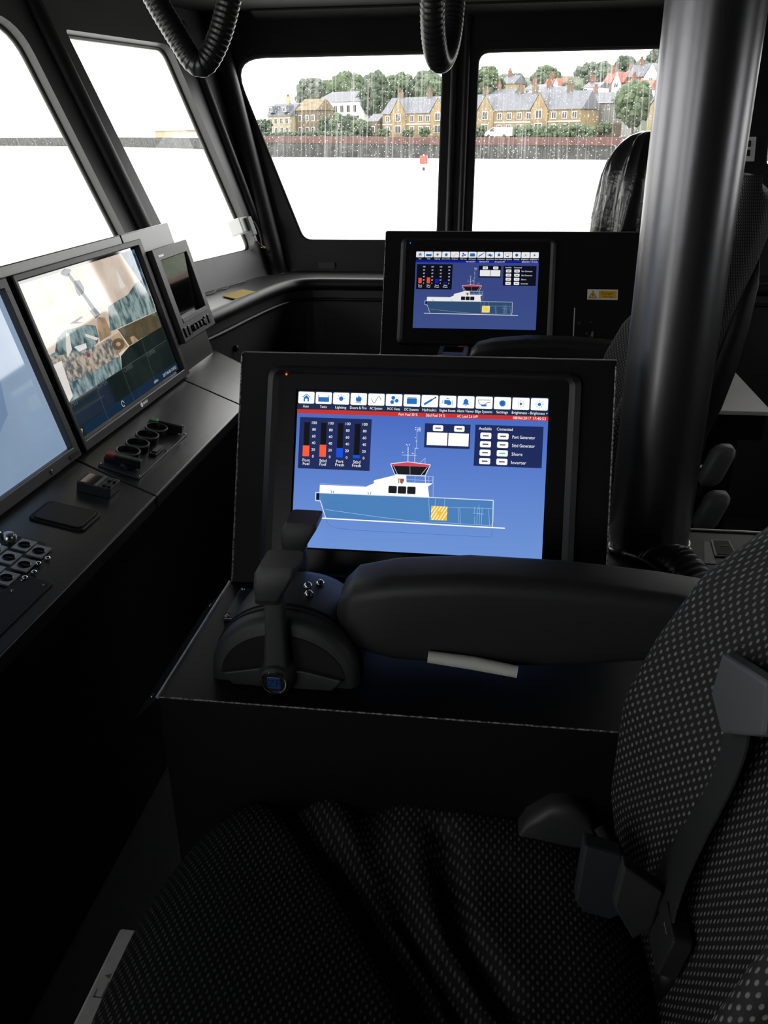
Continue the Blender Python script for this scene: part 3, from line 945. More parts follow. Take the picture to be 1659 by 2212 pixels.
# --- socket panel at the left edge
sp = thing('socket_cluster', tuple(DK.p(-0.55, 0, 0)), 'desk panel of square steel sockets with dome screws at the left edge', 'socket panel')
MB().prism(rrect(-0.68, -0.015, -0.487, 0.085, 0.006, 3), DK, 0, 0.002).build('plate', BLKP, sp)
def on_desk(x, y):
    return (y - 1.757, -(x + 0.80) / 0.978)
for x, y in ((-0.812, 1.243), (-0.782, 1.235), (-0.813, 1.194), (-0.781, 1.184), (-0.845, 1.205), (-0.815, 1.145), (-0.785, 1.135)):
    u, v = on_desk(x, y)
    f2 = Frame(DK.p(u, v, 0.002), DK.u, DK.v, DK.w)
    s_ = MB()
    s_.holed([(-0.019, -0.014), (0.019, -0.014), (0.019, 0.014), (-0.019, 0.014)], [(0.0115 * math.cos(a), 0.0115 * math.sin(a)) for a in np.linspace(0, 2 * math.pi, 25)[:-1]], f2, 0, 0.003)
    so = s_.build('socket_flange', mat('dull_steel', (0.5, 0.5, 0.48), 0.32, metal=0.8), sp)
    MB().lathe([(0.0113, 0.0005), (0.0113, 0.0035), (0.0095, 0.0045), (0.0090, 0.0015)], f2, 18).build('socket_insert', BLKP, so, smooth=True, auto=35)
    MB().box((-0.001, -0.005, 0.0015), (0.001, 0.005, 0.003), f2).build('socket_slot', DGREYP, so)
u, v = on_desk(-0.845, 1.252)
MB().lathe([(0.013, 0), (0.013, 0.007), (0.009, 0.012), (0.003, 0.013)], Frame(DK.p(u, v, 0.002), DK.u, DK.v, DK.w), 20).build('steel_cap', STEEL, sp, smooth=True, auto=40)
for x, y in ((-0.760, 1.222), (-0.765, 1.200), (-0.758, 1.172), (-0.762, 1.150), (-0.87, 1.262), (-0.85, 1.225), (-0.83, 1.172)):
    u, v = on_desk(x, y)
    MB().lathe([(0.0055, 0), (0.0048, 0.003), (0.002, 0.0045)], Frame(DK.p(u, v, 0.002), DK.u, DK.v, DK.w), 12).build('dome_screw', CHROME, sp, smooth=True)
bp_ = thing('blank_desk_panel', tuple(DK.p(-0.68, -0.06, 0)), 'plain black hatch panel let into the desk below the socket panel', 'panel')
MB().prism(rrect(-0.86, -0.085, -0.60, -0.028, 0.005, 3), DK, 0, 0.003).build('plate', CONS, bp_, bevel=0.0008)
for u, v in ((-0.615, -0.038), (-0.615, -0.075), (-0.65, -0.04)):
    MB().lathe([(0.003, 0), (0.0025, 0.0012)], Frame(DK.p(u, v, 0.003), DK.u, DK.v, DK.w), 10).build('screw', STEEL, bp_)

# ================================================================== HELM CONSOLES WITH VESSEL-MANAGEMENT SCREENS
SW, SH = 0.420, 0.265
def vessel_screen(fr, u0, v0, root, bar, accent, dim, stamp, bgname, top, bot, panelc, stripc, hullc, yelc):
    """the mimic page: icons, tank bars, generator box and the boat's side view; s 0..1000, t 0..625"""
    cols = ['ffffff', stripc, bar, panelc, '0b0d12', 'ff5a35', accent, 'dfe9f5', '15181f', 'd04a5c', 'ffffff', hullc, yelc, '8a8d35', '5ed28a',
            '1f6fc8', '4a505a', 'bcd2f5', '2f62a8', 'b04050']
    mats_ = [screen_mat(c, dim) for c in cols]
    W_, STRIP, BAR, PANEL, BLACK, ORANGE, BLUE, LINE, DARK, PINK, WHT, HULL, YEL, OLIVE, GRN, ICON, GREY, FAINT, HULLD, CREST = range(len(cols))
    g = MB()
    lay = [0]
    def pt(s, t):
        return (u0 + s / 1000 * SW, v0 + (1 - t / 625) * SH)
    def w():
        lay[0] += 1
        return 0.0006 + lay[0] * 0.000004
    def poly(pts, c):
        g.flat([pt(*p) for p in pts][::-1], fr, w(), c)
    def rect(a, b, c_, d, c, r=0):
        if r:
            poly([(x, y) for x, y in rrect(a, b, c_, d, r, 3)], c)
        else:
            poly([(a, b), (c_, b), (c_, d), (a, d)], c)
    def line(a, b, c, th=2.0):
        a, b = np.array(a, float), np.array(b, float)
        d = (b - a) / (np.linalg.norm(b - a) + 1e-9)
        n = np.array([-d[1], d[0]]) * th / 2
        poly([a - n, b - n, b + n, a + n], c)
    def pl(pts, c, th=2.0):
        for a, b in zip(pts[:-1], pts[1:]):
            line(a, b, c, th)
    def disc(x, y, r, c, n=14):
        poly([(x + r * math.cos(6.2832 * i / n), y + r * math.sin(6.2832 * i / n)) for i in range(n)], c)
    def txt(s_, x, y, size, al='CENTER', c=W_, mw=None):
        p = pt(x, y)
        g.text(s_, fr, p[0], p[1], size / 1000 * SW, w(), al, c, None if mw is None else mw / 1000 * SW)
    rect(0, 0, 1000, 73, STRIP)
    rect(0, 73, 1000, 90, BAR)
    names = ['Home', 'Tanks', 'Lighting', 'Doors & Fire', 'AC System', 'MCC Vents', 'DC Systems', 'Hydraulics', 'Engine Room', 'Alarm Viewer', 'Bilge Systems', 'Settings', 'Brightness -', 'Brightness +']
    for i, nm in enumerate(names):
        x = 2 + i * 71.4
        rect(x, 3, x + 66, 50, W_, 5)
        cx, cy = x + 33, 27
        if i == 0:
            pl([(cx - 15, 25), (cx, 12), (cx + 15, 25)], GREY, 2.5)
            poly([(cx - 11, 27), (cx, 17), (cx + 11, 27), (cx + 11, 42), (cx - 11, 42)], ICON); rect(cx - 5, 31, cx + 5, 42, W_)
        elif i == 1:
            pl([(cx - 21, 14), (cx - 21, 40), (cx + 21, 40), (cx + 21, 14)], GREY, 2); rect(cx - 20, 23, cx + 20, 39, ICON)
        elif i in (2, 12, 13):
            r = {2: 9, 12: 5, 13: 6.5}[i]
            disc(cx, cy, r, ICON)
            for k in range(8):
                if i == 2 and k in (1, 2, 3):
                    continue
                a = k * math.pi / 4
                line((cx + (r + 4) * math.cos(a), cy + (r + 4) * math.sin(a)), (cx + (r + 9) * math.cos(a), cy + (r + 9) * math.sin(a)), GREY, 1.6)
        elif i == 3:
            poly([(cx, 11), (cx + 5, 20), (cx + 9, 16), (cx + 12, 28), (cx + 8, 37), (cx - 8, 37), (cx - 12, 28), (cx - 9, 17), (cx - 4, 21)], ICON)
            poly([(cx, 24), (cx + 5, 31), (cx + 3, 36), (cx - 3, 36), (cx - 5, 31)], HULLD); line((cx - 11, 41), (cx + 11, 41), GREY, 2)
        elif i == 4:
            pl([(cx - 20 + 2.5 * k, cy - 13 * math.sin(-0.3 + k * 0.42 + math.pi)) for k in range(17)], GREY, 1.8)
        elif i == 5:
            for k in range(3):
                a = -1.9 + k * 2.094
                disc(cx + 11 * math.cos(a), cy + 10 * math.sin(a), 7.5, ICON)
            disc(cx, cy, 2, GREY)
        elif i == 6:
            rect(cx - 20, 18, cx + 20, 40, ICON, 3); rect(cx - 18, 14, cx + 18, 17, GREY)
        elif i == 7:
            line((cx - 22, 40), (cx + 8, 21), ICON, 8); line((cx + 6, 22), (cx + 22, 12), GREY, 4); disc(cx + 22, 12, 3.5, GREY)
        elif i == 8:
            poly([(cx - 14, 20), (cx + 6, 20), (cx + 10, 25), (cx + 14, 25), (cx + 14, 38), (cx + 2, 40), (cx - 6, 36), (cx - 14, 36)], ICON)
            line((cx - 20, 21), (cx - 20, 34), GREY, 2); line((cx + 20, 22), (cx + 20, 40), GREY, 2); line((cx - 6, 15), (cx + 4, 15), GREY, 2.5)
        elif i == 9:
            poly([(cx, 12), (cx + 9, 20), (cx + 9, 30), (cx + 14, 36), (cx - 14, 36), (cx - 9, 30), (cx - 9, 20)], ICON); line((cx - 4, 40), (cx + 4, 40), GREY, 2.5)
        elif i == 10:
            pl([(cx + 24, 16), (cx - 24, 16), (cx - 20, 28), (cx - 8, 40), (cx + 10, 40)], GREY, 2)
            poly([(cx - 12, 34), (cx + 12, 33), (cx + 6, 40), (cx - 8, 40)], ICON); pl([(cx + 2, 34), (cx + 10, 27), (cx + 24, 24)], GREY, 2)
        elif i == 11:
            poly([(cx + (14 if k % 2 else 10.5) * math.cos(k * 0.2618), cy + (14 if k % 2 else 10.5) * math.sin(k * 0.2618)) for k in range(24)], ICON)
            disc(cx, cy, 8, HULLD)
        txt(nm, cx, 61, 15, mw=min(67, 5.6 * len(nm)))
    txt('Port Fuel 30 %', 451, 81.5, 16, mw=75); txt('Stbd Fuel 34 %', 560, 81.5, 16, mw=76); txt('AC Load 2.6 kW', 686, 81.5, 16, mw=82)
    txt(stamp, 990, 81.5, 16, 'RIGHT', mw=126)
    # tanks
    rect(13, 105, 306, 310, PANEL)
    for k, (lvl, c, l1, l2) in enumerate(((31, ORANGE, 'Port', 'Fuel'), (35, ORANGE, 'Stbd', 'Fuel'), (27, BLUE, 'Port', 'Fresh'), (8, BLUE, 'Stbd', 'Fresh'))):
        x = 32 + k * 69
        rect(x, 125, x + 23, 260, BLACK)
        rect(x - 2, 260 - 1.35 * lvl, x + 25, 261, c)
        for q in range(6):
            txt(str(100 - 20 * q), x + 41, 126 + q * 26.8, 15.5)
        txt(l1, x + 14, 276, 17); txt(l2, x + 14, 290, 17)
    # duty box
    rect(520, 114, 700, 209, PANEL)
    for x in (552, 636):
        rect(x, 120, x + 41, 143, W_, 5); rect(x + 9, 129, x + 32, 134, GREY, 2)
    rect(530, 149, 611, 199, W_); rect(615, 149, 695, 199, W_)
    # generators
    rect(719, 113, 983, 273, PANEL)
    txt('Available', 758, 127, 17, mw=50); txt('Connected', 834, 127, 17, mw=62)
    for q in range(4):
        y = 143 + q * 33
        for x in (740, 807):
            rect(x, y, x + 43, y + 24, W_, 5)
            rect(x + 10, y + 9.5, x + 33, y + 14.5, GRN if (q == 2 and x > 790) else GREY, 2)
        txt(['Port Generator', 'Stbd Generator', 'Shore', 'Inverter'][q], 865, y + 13, 18, 'LEFT', mw=88)
    # boat: hull
    poly([(107, 405), (802, 405), (804, 508), (560, 506), (137, 503)], HULL)
    poly([(548, 407), (800, 407), (802, 506), (556, 504)], HULL)
    pl([(131, 470), (250, 481), (359, 491), (553, 504)], FAINT, 1.2)
    for a, b in (((548, 408), (558, 504)), ((560, 440), (800, 437)), ((665, 440), (672, 502)), ((672, 440), (679, 502)), ((785, 440), (792, 504)), ((560, 500), (800, 503)), ((575, 405), (575, 436)), ((612, 405), (612, 436)),
                 ((730, 432), (730, 460)), ((742, 436), (742, 503)), ((751, 436), (751, 503)), ((760, 436), (760, 500)), ((724, 458), (768, 460)), ((733, 470), (733, 500)), ((748, 425), (746, 440))):
        line(a, b, FAINT, 1.0)
    poly([(107, 373), (294, 373), (326, 358), (326, 346), (418, 320), (455, 321), (457, 349), (561, 349), (543, 362), (550, 404), (107, 405)], WHT)
    line((110, 368), (290, 371), FAINT, 1)
    for x in (160, 310):
        line((x - 6, 394), (x - 3, 404), GREY, 2.5); line((x + 6, 394), (x + 3, 404), GREY, 2.5)
    for x in (386, 423.5, 461):
        rect(x, 365, x + 33.5, 394, DARK, 4)
    poly([(390, 279), (459, 269), (549, 277), (530, 320), (409, 320)], DARK)
    poly([(390, 278), (459, 269), (549, 276), (545, 285), (393, 286)], PINK)
    pl([(390, 278), (459, 268), (549, 276), (530, 320), (409, 320), (390, 278)], LINE, 3)
    pl([(402, 286), (420, 320)], LINE, 1.6); pl([(537, 286), (512, 320)], LINE, 1.6); line((468, 286), (470, 320), FAINT, 1)
    line((530, 320), (533, 349), LINE, 3); pl([(456, 322), (561, 322), (561, 349)], FAINT, 1.3); line((490, 322), (490, 349), FAINT, 1.2); line((457, 338), (561, 338), FAINT, 1); line((545, 322), (545, 349), FAINT, 1.2)
    line((562, 320), (565, 402), FAINT, 1.2)
    rect(421, 335, 430, 339, OLIVE); rect(424, 339, 428, 353, OLIVE); poly([(431, 335), (446, 335), (446, 347), (439, 357), (431, 350)], CREST); poly([(438, 345), (446, 344), (443, 352), (439, 356)], OLIVE)
    for a, b, th in (((457, 209), (459, 268), 2.6), ((485, 211), (486, 268), 2), ((489, 137), (491, 214), 1.2), ((433, 242), (492, 242), 1.2), ((527, 251), (507, 270), 1.2), ((527, 251), (527, 272), 1), ((485, 214), (497, 213), 1.6), ((470, 232), (482, 236), 1)):
        line(a, b, LINE, th)
    for x, y in ((450, 200), (455, 203), (462, 200), (437, 232), (476, 234), (484, 172), (488, 185), (484, 132), (484, 140)):
        disc(x, y, 2.2, LINE, 6)
    for x in (493, 499, 504):
        line((x, 130), (x, 148), LINE, 1.5)
    line((493, 139), (504, 139), LINE, 1.5)
    pl([(107, 405), (548, 404), (802, 405), (804, 490), (802, 496), (804, 510)], LINE, 3.2)
    pl([(107, 404), (91, 404), (93, 437), (112, 437), (137, 504)], LINE, 3)
    rect(95, 407, 107, 433, BLACK)
    line((88, 505), (852, 511), WHT, 4.5)
    pl([(137, 508), (150, 530), (180, 542), (260, 547), (800, 548), (803, 515)], HULLD, 1.0)
    rect(560, 437, 624, 492, YEL, 2)
    for k in range(6):
        a = 563 + k * 12.5
        line((max(560, a - 22), 492 if a - 22 >= 560 else 492 - (560 - a + 22) * 1.7), (min(a + 12, 624), 437 if a + 12 <= 624 else 437 + (a + 12 - 624) * 1.7), W_, 3.0)
    disc(592, 464, 9, YEL)
    return g.build('screen_picture', mats_, root)

def helm_monitor(fr, u0, v0, ledc, bezel_rect, label, **kw):
    o = thing('helm_monitor', tuple(fr.p(u0 + SW / 2, v0 - 0.04, 0)), label, 'monitor')
    b0, c0, b1, c1 = bezel_rect
    hole = rquad([(u0 - 0.003, v0 - 0.003), (u0 + SW + 0.003, v0 - 0.003), (u0 + SW + 0.003, v0 + SH + 0.003), (u0 - 0.003, v0 + SH + 0.003)], [0.002] * 4, 1)
    fm = MB()
    fm.holed([(b0 + 0.018, c0 + 0.012), (b1 - 0.018, c0 + 0.012), (b1 - 0.018, c1 - 0.012), (b0 + 0.018, c1 - 0.012)], hole, fr, 0.0, 0.0035)
    fm.build('bezel', BEZEL, o)
    # rounded, sloping rim round the bezel
    rim = MB()
    outer = rrect(b0, c0, b1, c1, 0.022, 5); inn = rrect(b0 + 0.010, c0 + 0.008, b1 - 0.010, c1 - 0.008, 0.016, 5); i2 = rrect(b0 + 0.019, c0 + 0.013, b1 - 0.019, c1 - 0.013, 0.008, 5)
    rim.loft([[fr.p(a, b, -0.002) for a, b in outer], [fr.p(a, b, 0.006) for a, b in outer], [fr.p(a, b, 0.0115) for a, b in inn], [fr.p(a, b, 0.0033) for a, b in i2]], cap=False, uv=False)
    rim.build('rim', DGREYP, o, smooth=True, auto=60)
    sc = MB(); sc.flat([(u0, v0), (u0 + SW, v0), (u0 + SW, v0 + SH), (u0, v0 + SH)], fr, 0.0005)
    sc.uv[0] = [(0, 0), (1, 0), (1, 1), (0, 1)]
    so = sc.build('screen', gradient_screen(kw['bgname'], kw['top'], kw['bot'], 0, 1), o)
    vessel_screen(fr, u0, v0, so, **kw)
    f2 = Frame(fr.p(u0 - 0.021, v0 + SH + 0.027, 0.0035), fr.u, fr.v, fr.w)
    MB().lathe([(0.0016, 0), (0.0012, 0.0008)], f2, 10).build('power_light', mat('led_' + ledc, (0, 0, 0), 0.3, emit=ledc, estr=6.0), o)
    return o

def helm_console(fr, width, height, ztop, yfront, yback, x1, label, far=False):
    x0 = float(fr.o[0]); yb = float(fr.o[1])
    o = thing('helm_console', (x0 + 0.3, yb - 0.1, 0.0), label, 'console')
    MB().box((x0 - 0.003, yfront, 0.0), (x1, yback, ztop)).build('cabinet', CONS, o, bevel=0.002)
    top = [fr.p(0, 0, 0), fr.p(width, 0, 0), fr.p(width, height, 0), fr.p(0, height, 0)]
    bk = 0.02 if not far else 0.02
    P_ = [top[0], top[1], V(top[1][0], top[2][1] + bk, ztop), V(top[0][0], top[2][1] + bk, ztop), top[3], top[2], top[2] + V(0, bk, -0.004), top[3] + V(0, bk, -0.004)]
    MB().hexa(P_).build('monitor_housing', CONS, o, bevel=0.0015)
    ed = MB()
    ed.tube([fr.p(0.001, 0.0, 0), fr.p(0.001, height * 0.5, 0), fr.p(0.001, height - 0.004, 0), fr.p(0.006, height, 0)], 0.0018, 6)
    ed.build('worn_edging', EDGE, o)
    MB().tube([fr.p(width - 0.001, 0.0, 0), fr.p(width - 0.001, height - 0.01, 0)], 0.0015, 6).build('worn_edging', EDGE, o)
    MB().tube([fr.p(0.006, height, 0), fr.p(width, height, 0)], 0.0011, 6).build('top_edging', mat('edge_grey', (0.20, 0.20, 0.20), 0.4), o)
    if not far:
        e2 = MB().tube([(x0 - 0.003, yb, ztop), (x0 - 0.003, (yb + yfront) / 2, ztop), (x0 - 0.003, yfront, ztop)], 0.0028, 6)
        e2.build('side_edging', mat('edge_white', (0.88, 0.87, 0.84), 0.45, noise=(150, 0.65, 1.1)), o)
        e3 = MB().tube([(x0 - 0.003 + (x1 - x0) * q / 12, yfront, ztop) for q in range(13)], 0.0012, 6)
        e3.build('front_edging', EDGE, o)
        # sloping side flange with screws
        MB().hexa([V(x0 - 0.062, yfront + 0.03, ztop - 0.075), V(x0 - 0.003, yfront + 0.001, ztop - 0.075), V(x0 - 0.003, yb, ztop - 0.075), V(x0 - 0.062, yb + 0.01, ztop - 0.075),
                   V(x0 - 0.060, yfront + 0.03, ztop - 0.068), V(x0 - 0.003, yfront + 0.001, ztop - 0.002), V(x0 - 0.003, yb, ztop - 0.002), V(x0 - 0.060, yb + 0.01, ztop - 0.068)]).build('side_flange', CONS, o)
        for y in (yfront + 0.05, yb - 0.02):
            MB().lathe([(0.004, 0), (0.0035, 0.0015), (0.0015, 0.002)], Frame((x0 - 0.035, y, ztop - 0.0375), (0, 1, 0), (-0.66, 0, -0.75), (-0.75, 0, 0.66)), 10).build('screw', STEEL, o)
    return o

NP = Frame((-0.441, 1.242, 0.78), (1, 0, 0), (0, 0.4051, 0.9143), (0, -0.9143, 0.4051))
helm_console(NP, 0.627, 0.395, 0.78, 0.912, 1.548, 0.72, 'near black helm console beneath the large lit vessel screen and throttle')
helm_monitor(NP, 0.102, 0.066, 'ff3a10', (0.050, 0.012, 0.572, 0.372), 'nearer helm monitor, vessel page with a red status bar and red power light',
             bar='c8322f', accent='1450e0', dim=1.0, stamp='08/06/2017 17:45:53', bgname='vessel_blue_near', top='3f63c0', bot='6e94d6', panelc='1d2a5c', stripc='1b2a4a', hullc='4a80bb', yelc='f3c13a')
FP = Frame((-0.417, 2.905, 0.784), (1, 0, 0), (0, 0.4051, 0.9143), (0, -0.9143, 0.4051))
helm_console(FP, 0.872, 0.424, 0.784, 2.60, 3.10, 0.452, 'far black helm console with the smaller lit vessel screen and danger sign', far=True)
helm_monitor(FP, 0.109, 0.090, '2050ff', (0.056, 0.030, 0.585, 0.400), 'farther helm monitor, darker vessel page with a blue status bar',
             bar='0a1fb0', accent='0a22c8', dim=0.8, stamp='08/06/2017 17:45:53', bgname='vessel_blue_far', top='35427e', bot='3c4d86', panelc='0b0f22', stripc='10182c', hullc='35537c', yelc='ffe53a')

# danger sign and switch panel on the far console face
sg = thing('danger_sign', tuple(FP.p(0.745, 0.195, 0)), 'white and amber electrical danger sign on the far console', 'sign')
su, sv = 0.695, 0.196
MB().box((su, sv, 0), (su + 0.100, sv + 0.034, 0.0012), FP).build('plate', WHITE, sg)
pr = MB()
pr.flat([(su + 0.038, sv + 0.005), (su + 0.096, sv + 0.005), (su + 0.096, sv + 0.030), (su + 0.038, sv + 0.030)], FP, 0.0014, 0)
pr.flat([(su + 0.004, sv + 0.005), (su + 0.032, sv + 0.005), (su + 0.018, sv + 0.030)], FP, 0.0014, 1)
pr.flat([(su + 0.0065, sv + 0.0065), (su + 0.0295, sv + 0.0065), (su + 0.018, sv + 0.027)], FP, 0.0015, 0)
pr.flat([(su + 0.0195, sv + 0.022), (su + 0.015, sv + 0.015), (su + 0.0175, sv + 0.015), (su + 0.0165, sv + 0.009), (su + 0.021, sv + 0.0165), (su + 0.0185, sv + 0.0165)], FP, 0.0016, 1)
pr.text('Danger', FP, su + 0.067, sv + 0.022, 0.0135, 0.0016, 'CENTER', 1)
pr.text('240 volts', FP, su + 0.067, sv + 0.0105, 0.0085, 0.0016, 'CENTER', 1)
pr.build('print', [AMBER, INK], sg)
swp = thing('isolator_switch_panel', tuple(FP.p(0.72, 0.06, 0)), 'black switch panel with a pale edge strip below the danger sign', 'switch panel')
MB().box((0.655, 0.055, 0.0), (0.86, 0.168, 0.004), FP).build('plate', BLKP, swp, bevel=0.001)
MB().box((0.653, 0.058, 0.003), (0.6565, 0.166, 0.006), FP).build('edge_strip', mat('pale_strip', (0.55, 0.54, 0.50), 0.4), swp)
for u, v, r in ((0.672, 0.115, 0.005), (0.71, 0.118, 0.004), (0.70, 0.080, 0.006), (0.735, 0.080, 0.006)):
    MB().lathe([(r, 0), (r, 0.004), (r * 0.6, 0.006)], Frame(FP.p(u, v, 0.004), FP.u, FP.v, FP.w), 14).build('switch_knob', DGREYP, swp, smooth=True, auto=40)
MB().tube([FP.p(0.717, 0.085, 0.004), FP.p(0.716, 0.080, 0.018), FP.p(0.713, 0.066, 0.024)], [0.004, 0.004, 0.005], 8).build('toggle_lever', GREYP, swp, smooth=True)

# hand-held meter standing on the far console
mt = thing('handheld_meter', (-0.158, 2.80, 0.784), 'small grey handheld meter with a dark display lying on the far console', 'meter')
MB().box((-0.206, 2.735, 0.784), (-0.110, 2.865, 0.824)).build('case', GREYP, mt, bevel=0.004)
MB().box((-0.190, 2.750, 0.8235), (-0.125, 2.855, 0.8250)).build('display', DARKGLASS, mt)
MB().box((-0.145, 2.845, 0.8235), (-0.117, 2.858, 0.8262)).build('warning_tab', mat('meter_red', (0.30, 0.04, 0.035), 0.5), mt)
MB().box((-0.205, 2.745, 0.8235), (-0.193, 2.855, 0.8255)).build('grip', DGREYP, mt)

# ================================================================== THROTTLE
TGREY = mat('throttle_grey', (0.042, 0.044, 0.045), 0.45, spec=0.45, bump=(900, 0.2))
th = thing('throttle_control', (-0.28, 1.04, 0.78), 'twin-lever engine throttle on a domed base beside the near screen', 'throttle')
def dome_loop(y, s_, n=28):
    pts = []
    for i in range(n + 1):
        a = math.pi * i / n
        pts.append(V(-0.280 + 0.105 * s_ * math.cos(a), y, 0.78 + 0.104 * s_ * max(0, math.sin(a)) ** 0.85))
    return pts
secs = [dome_loop(y, s_) for y, s_ in ((0.962, 0.90), (0.966, 0.97), (0.974, 1.0), (1.06, 1.0), (1.10, 0.97), (1.125, 0.88), (1.14, 0.72))]
MB().loft(secs, uv=False).build('base', TGREY, th, smooth=True, auto=50)
for y in (0.992, 1.004):
    MB().tube([p + V(0, 0, 0.0002) for p in dome_loop(y, 1.004)], 0.0016, 6).build('groove', BLKM, th, smooth=True)
fy = Frame((-0.280, 0.9625, 0.78), (1, 0, 0), (0, 0, 1), (0, -1, 0))
sec = [(0.088 * math.cos(a), 0.010 + 0.070 * math.sin(a)) for a in np.linspace(0.05, math.pi - 0.05, 22)]
MB().prism(sec, fy, -0.004, 0.002).build('recess_plate', BLKM, th)
MB().prism([(-0.070, 0.0), (0.070, 0.0), (0.085, 0.018), (0.03, 0.030), (-0.03, 0.030), (-0.085, 0.018)], fy, 0.0, 0.010).build('lower_lip', TGREY, th, bevel=0.002)
def lever(y, dx, rz, hub=True):
    l = MB()
    yy = y
    secs_ = []
    for z, wx, wy, cx in ((0.790, 0.016, 0.011, -0.284), (0.82, 0.017, 0.010, -0.284), (0.87, 0.014, 0.009, -0.282), (0.93, 0.013, 0.009, -0.280), (0.945, 0.012, 0.009, -0.279)):
        secs_.append([V(cx + dx + wx * a, yy + wy * b, z) for a, b in rrect(-1, -1, 1, 1, 0.45, 3)])
    l.loft(secs_, uv=False)
    lv = l.build('lever', TGREY, th, smooth=True, auto=50)
    h = MB()
    hs = []
    for z, a0, a1, b0, b1 in ((0.925, -0.022, 0.004, -0.020, 0.012), (0.932, -0.025, 0.008, -0.023, 0.016), (0.950, -0.026, 0.018, -0.024, 0.024), (0.968, -0.024, 0.029, -0.022, 0.034), (0.978, -0.018, 0.030, -0.016, 0.034)):
        hs.append([V(-0.276 + dx + a, yy + b, z + rz) for a, b in rrect(a0, b0, a1, b1, 0.006, 3)])
    h.loft(hs, uv=False)
    hd = h.build('handle', TGREY, th, smooth=True, auto=45)
    MB().loft([[V(-0.276 + dx + a, yy + b, z + rz) for a, b in rrect(-0.0255, -0.0235, 0.0080, 0.0160, 0.006, 3)] for z in (0.927, 0.932)], uv=False).build('handle_band', BLKM, hd)
    return lv
lever(0.950, 0.0, 0.0)
lever(1.150, -0.016, -0.030)
fh = Frame((-0.284, 0.965, 0.803), (1, 0, 0), (0, 0, 1), (0, -1, 0))
MB().lathe([(0.026, 0), (0.025, 0.020), (0.021, 0.030)], fh, 28).build('hub', TGREY, th, smooth=True, auto=40)
f3 = Frame((-0.284, 0.935, 0.803), (1, 0, 0), (0, 0, 1), (0, -1, 0))
cap = MB().lathe([(0.0185, -0.001), (0.0185, 0.004), (0.0170, 0.0052), (0.0155, 0.0050), (0.0150, 0.003)], f3, 32).build('emblem_ring', CHROME, th, smooth=True, auto=40)
MB().lathe([(0.0152, 0.0025), (0.0150, 0.0032)], f3, 28).build('emblem_face', BLKP, cap)
MB().box((-0.0092, -0.0092, 0.0030), (0.0092, 0.0092, 0.0044), f3).build('emblem_square', BLUELOGO, cap, bevel=0.0008)
zt = MB().text('ZF', f3, 0, 0, 0.016, 0.0046)
zt.build('emblem_letters', mat('deep_blue_letters', (0.004, 0.012, 0.05), 0.35), cap)
for x, y, z in ((-0.262, 1.060, 0.883), (-0.247, 1.075, 0.880), (-0.255, 1.035, 0.884)):
    MB().lathe([(0.007, -0.006), (0.0065, 0.003), (0.003, 0.006)], Frame((x, y, z), (1, 0, 0), (0, 1, 0)), 14).build('push_button', CHROME, th, smooth=True)
ip = thing('backup_control_plate', (-0.385, 1.165, 0.78), 'small screwed instrument plate on the console behind the throttle', 'plate')
MB().prism([(-0.415, 1.115), (-0.345, 1.115), (-0.345, 1.215), (-0.415, 1.215)], WORLD, 0.7805, 0.786).build('plate', mat('plate_steel_dark', (0.10, 0.11, 0.12), 0.25, metal=0.6), ip, bevel=0.001)
for x, y in ((-0.410, 1.120), (-0.410, 1.209), (-0.350, 1.209)):
    MB().lathe([(0.004, 0), (0.0035, 0.002), (0.001, 0.0025)], Frame((x, y, 0.786), (1, 0, 0), (0, 1, 0)), 10).build('screw', CHROME, ip, smooth=True)

# ================================================================== SEATS
def interp(x, xs, ys):
    return float(np.interp(x, xs, ys))

YC = 0.67
def seat_top(x, y):
    dy = abs(y - YC)
    z = 0.607 + 0.030 * max(0, min(1, (dy - 0.12) / 0.12)) ** 2 * (1 if dy < 0.24 else 1)
    z -= 0.020 * math.exp(-((x + 0.02) / 0.16) ** 2) * max(0, 1 - (dy / 0.2) ** 2)
    return z
SEAMS = [[(-0.30, 0.945), (-0.258, 0.905), (-0.162, 0.809), (-0.064, 0.679), (0.0, 0.55)],
         [(-0.17, 0.93), (-0.15, 0.892), (-0.09, 0.767), (-0.030, 0.683), (0.03, 0.58)],
         [(-0.05, 0.88), (-0.044, 0.847), (-0.015, 0.748), (0.04, 0.66)]]
def seg_d(px, py, a, b):
    ax, ay = a; bx, by = b
    dx, dy = bx - ax, by - ay
    t = max(0, min(1, ((px - ax) * dx + (py - ay) * dy) / (dx * dx + dy * dy)))
    return math.hypot(px - ax - t * dx, py - ay - t * dy)
def groove(x, y):
    g = 0
    for wd, line_ in zip((0.022, 0.020, 0.016), SEAMS):
        d = min(seg_d(x, y, a, b) for a, b in zip(line_[:-1], line_[1:]))
        g = max(g, math.exp(-(d / wd) ** 2))
    return g

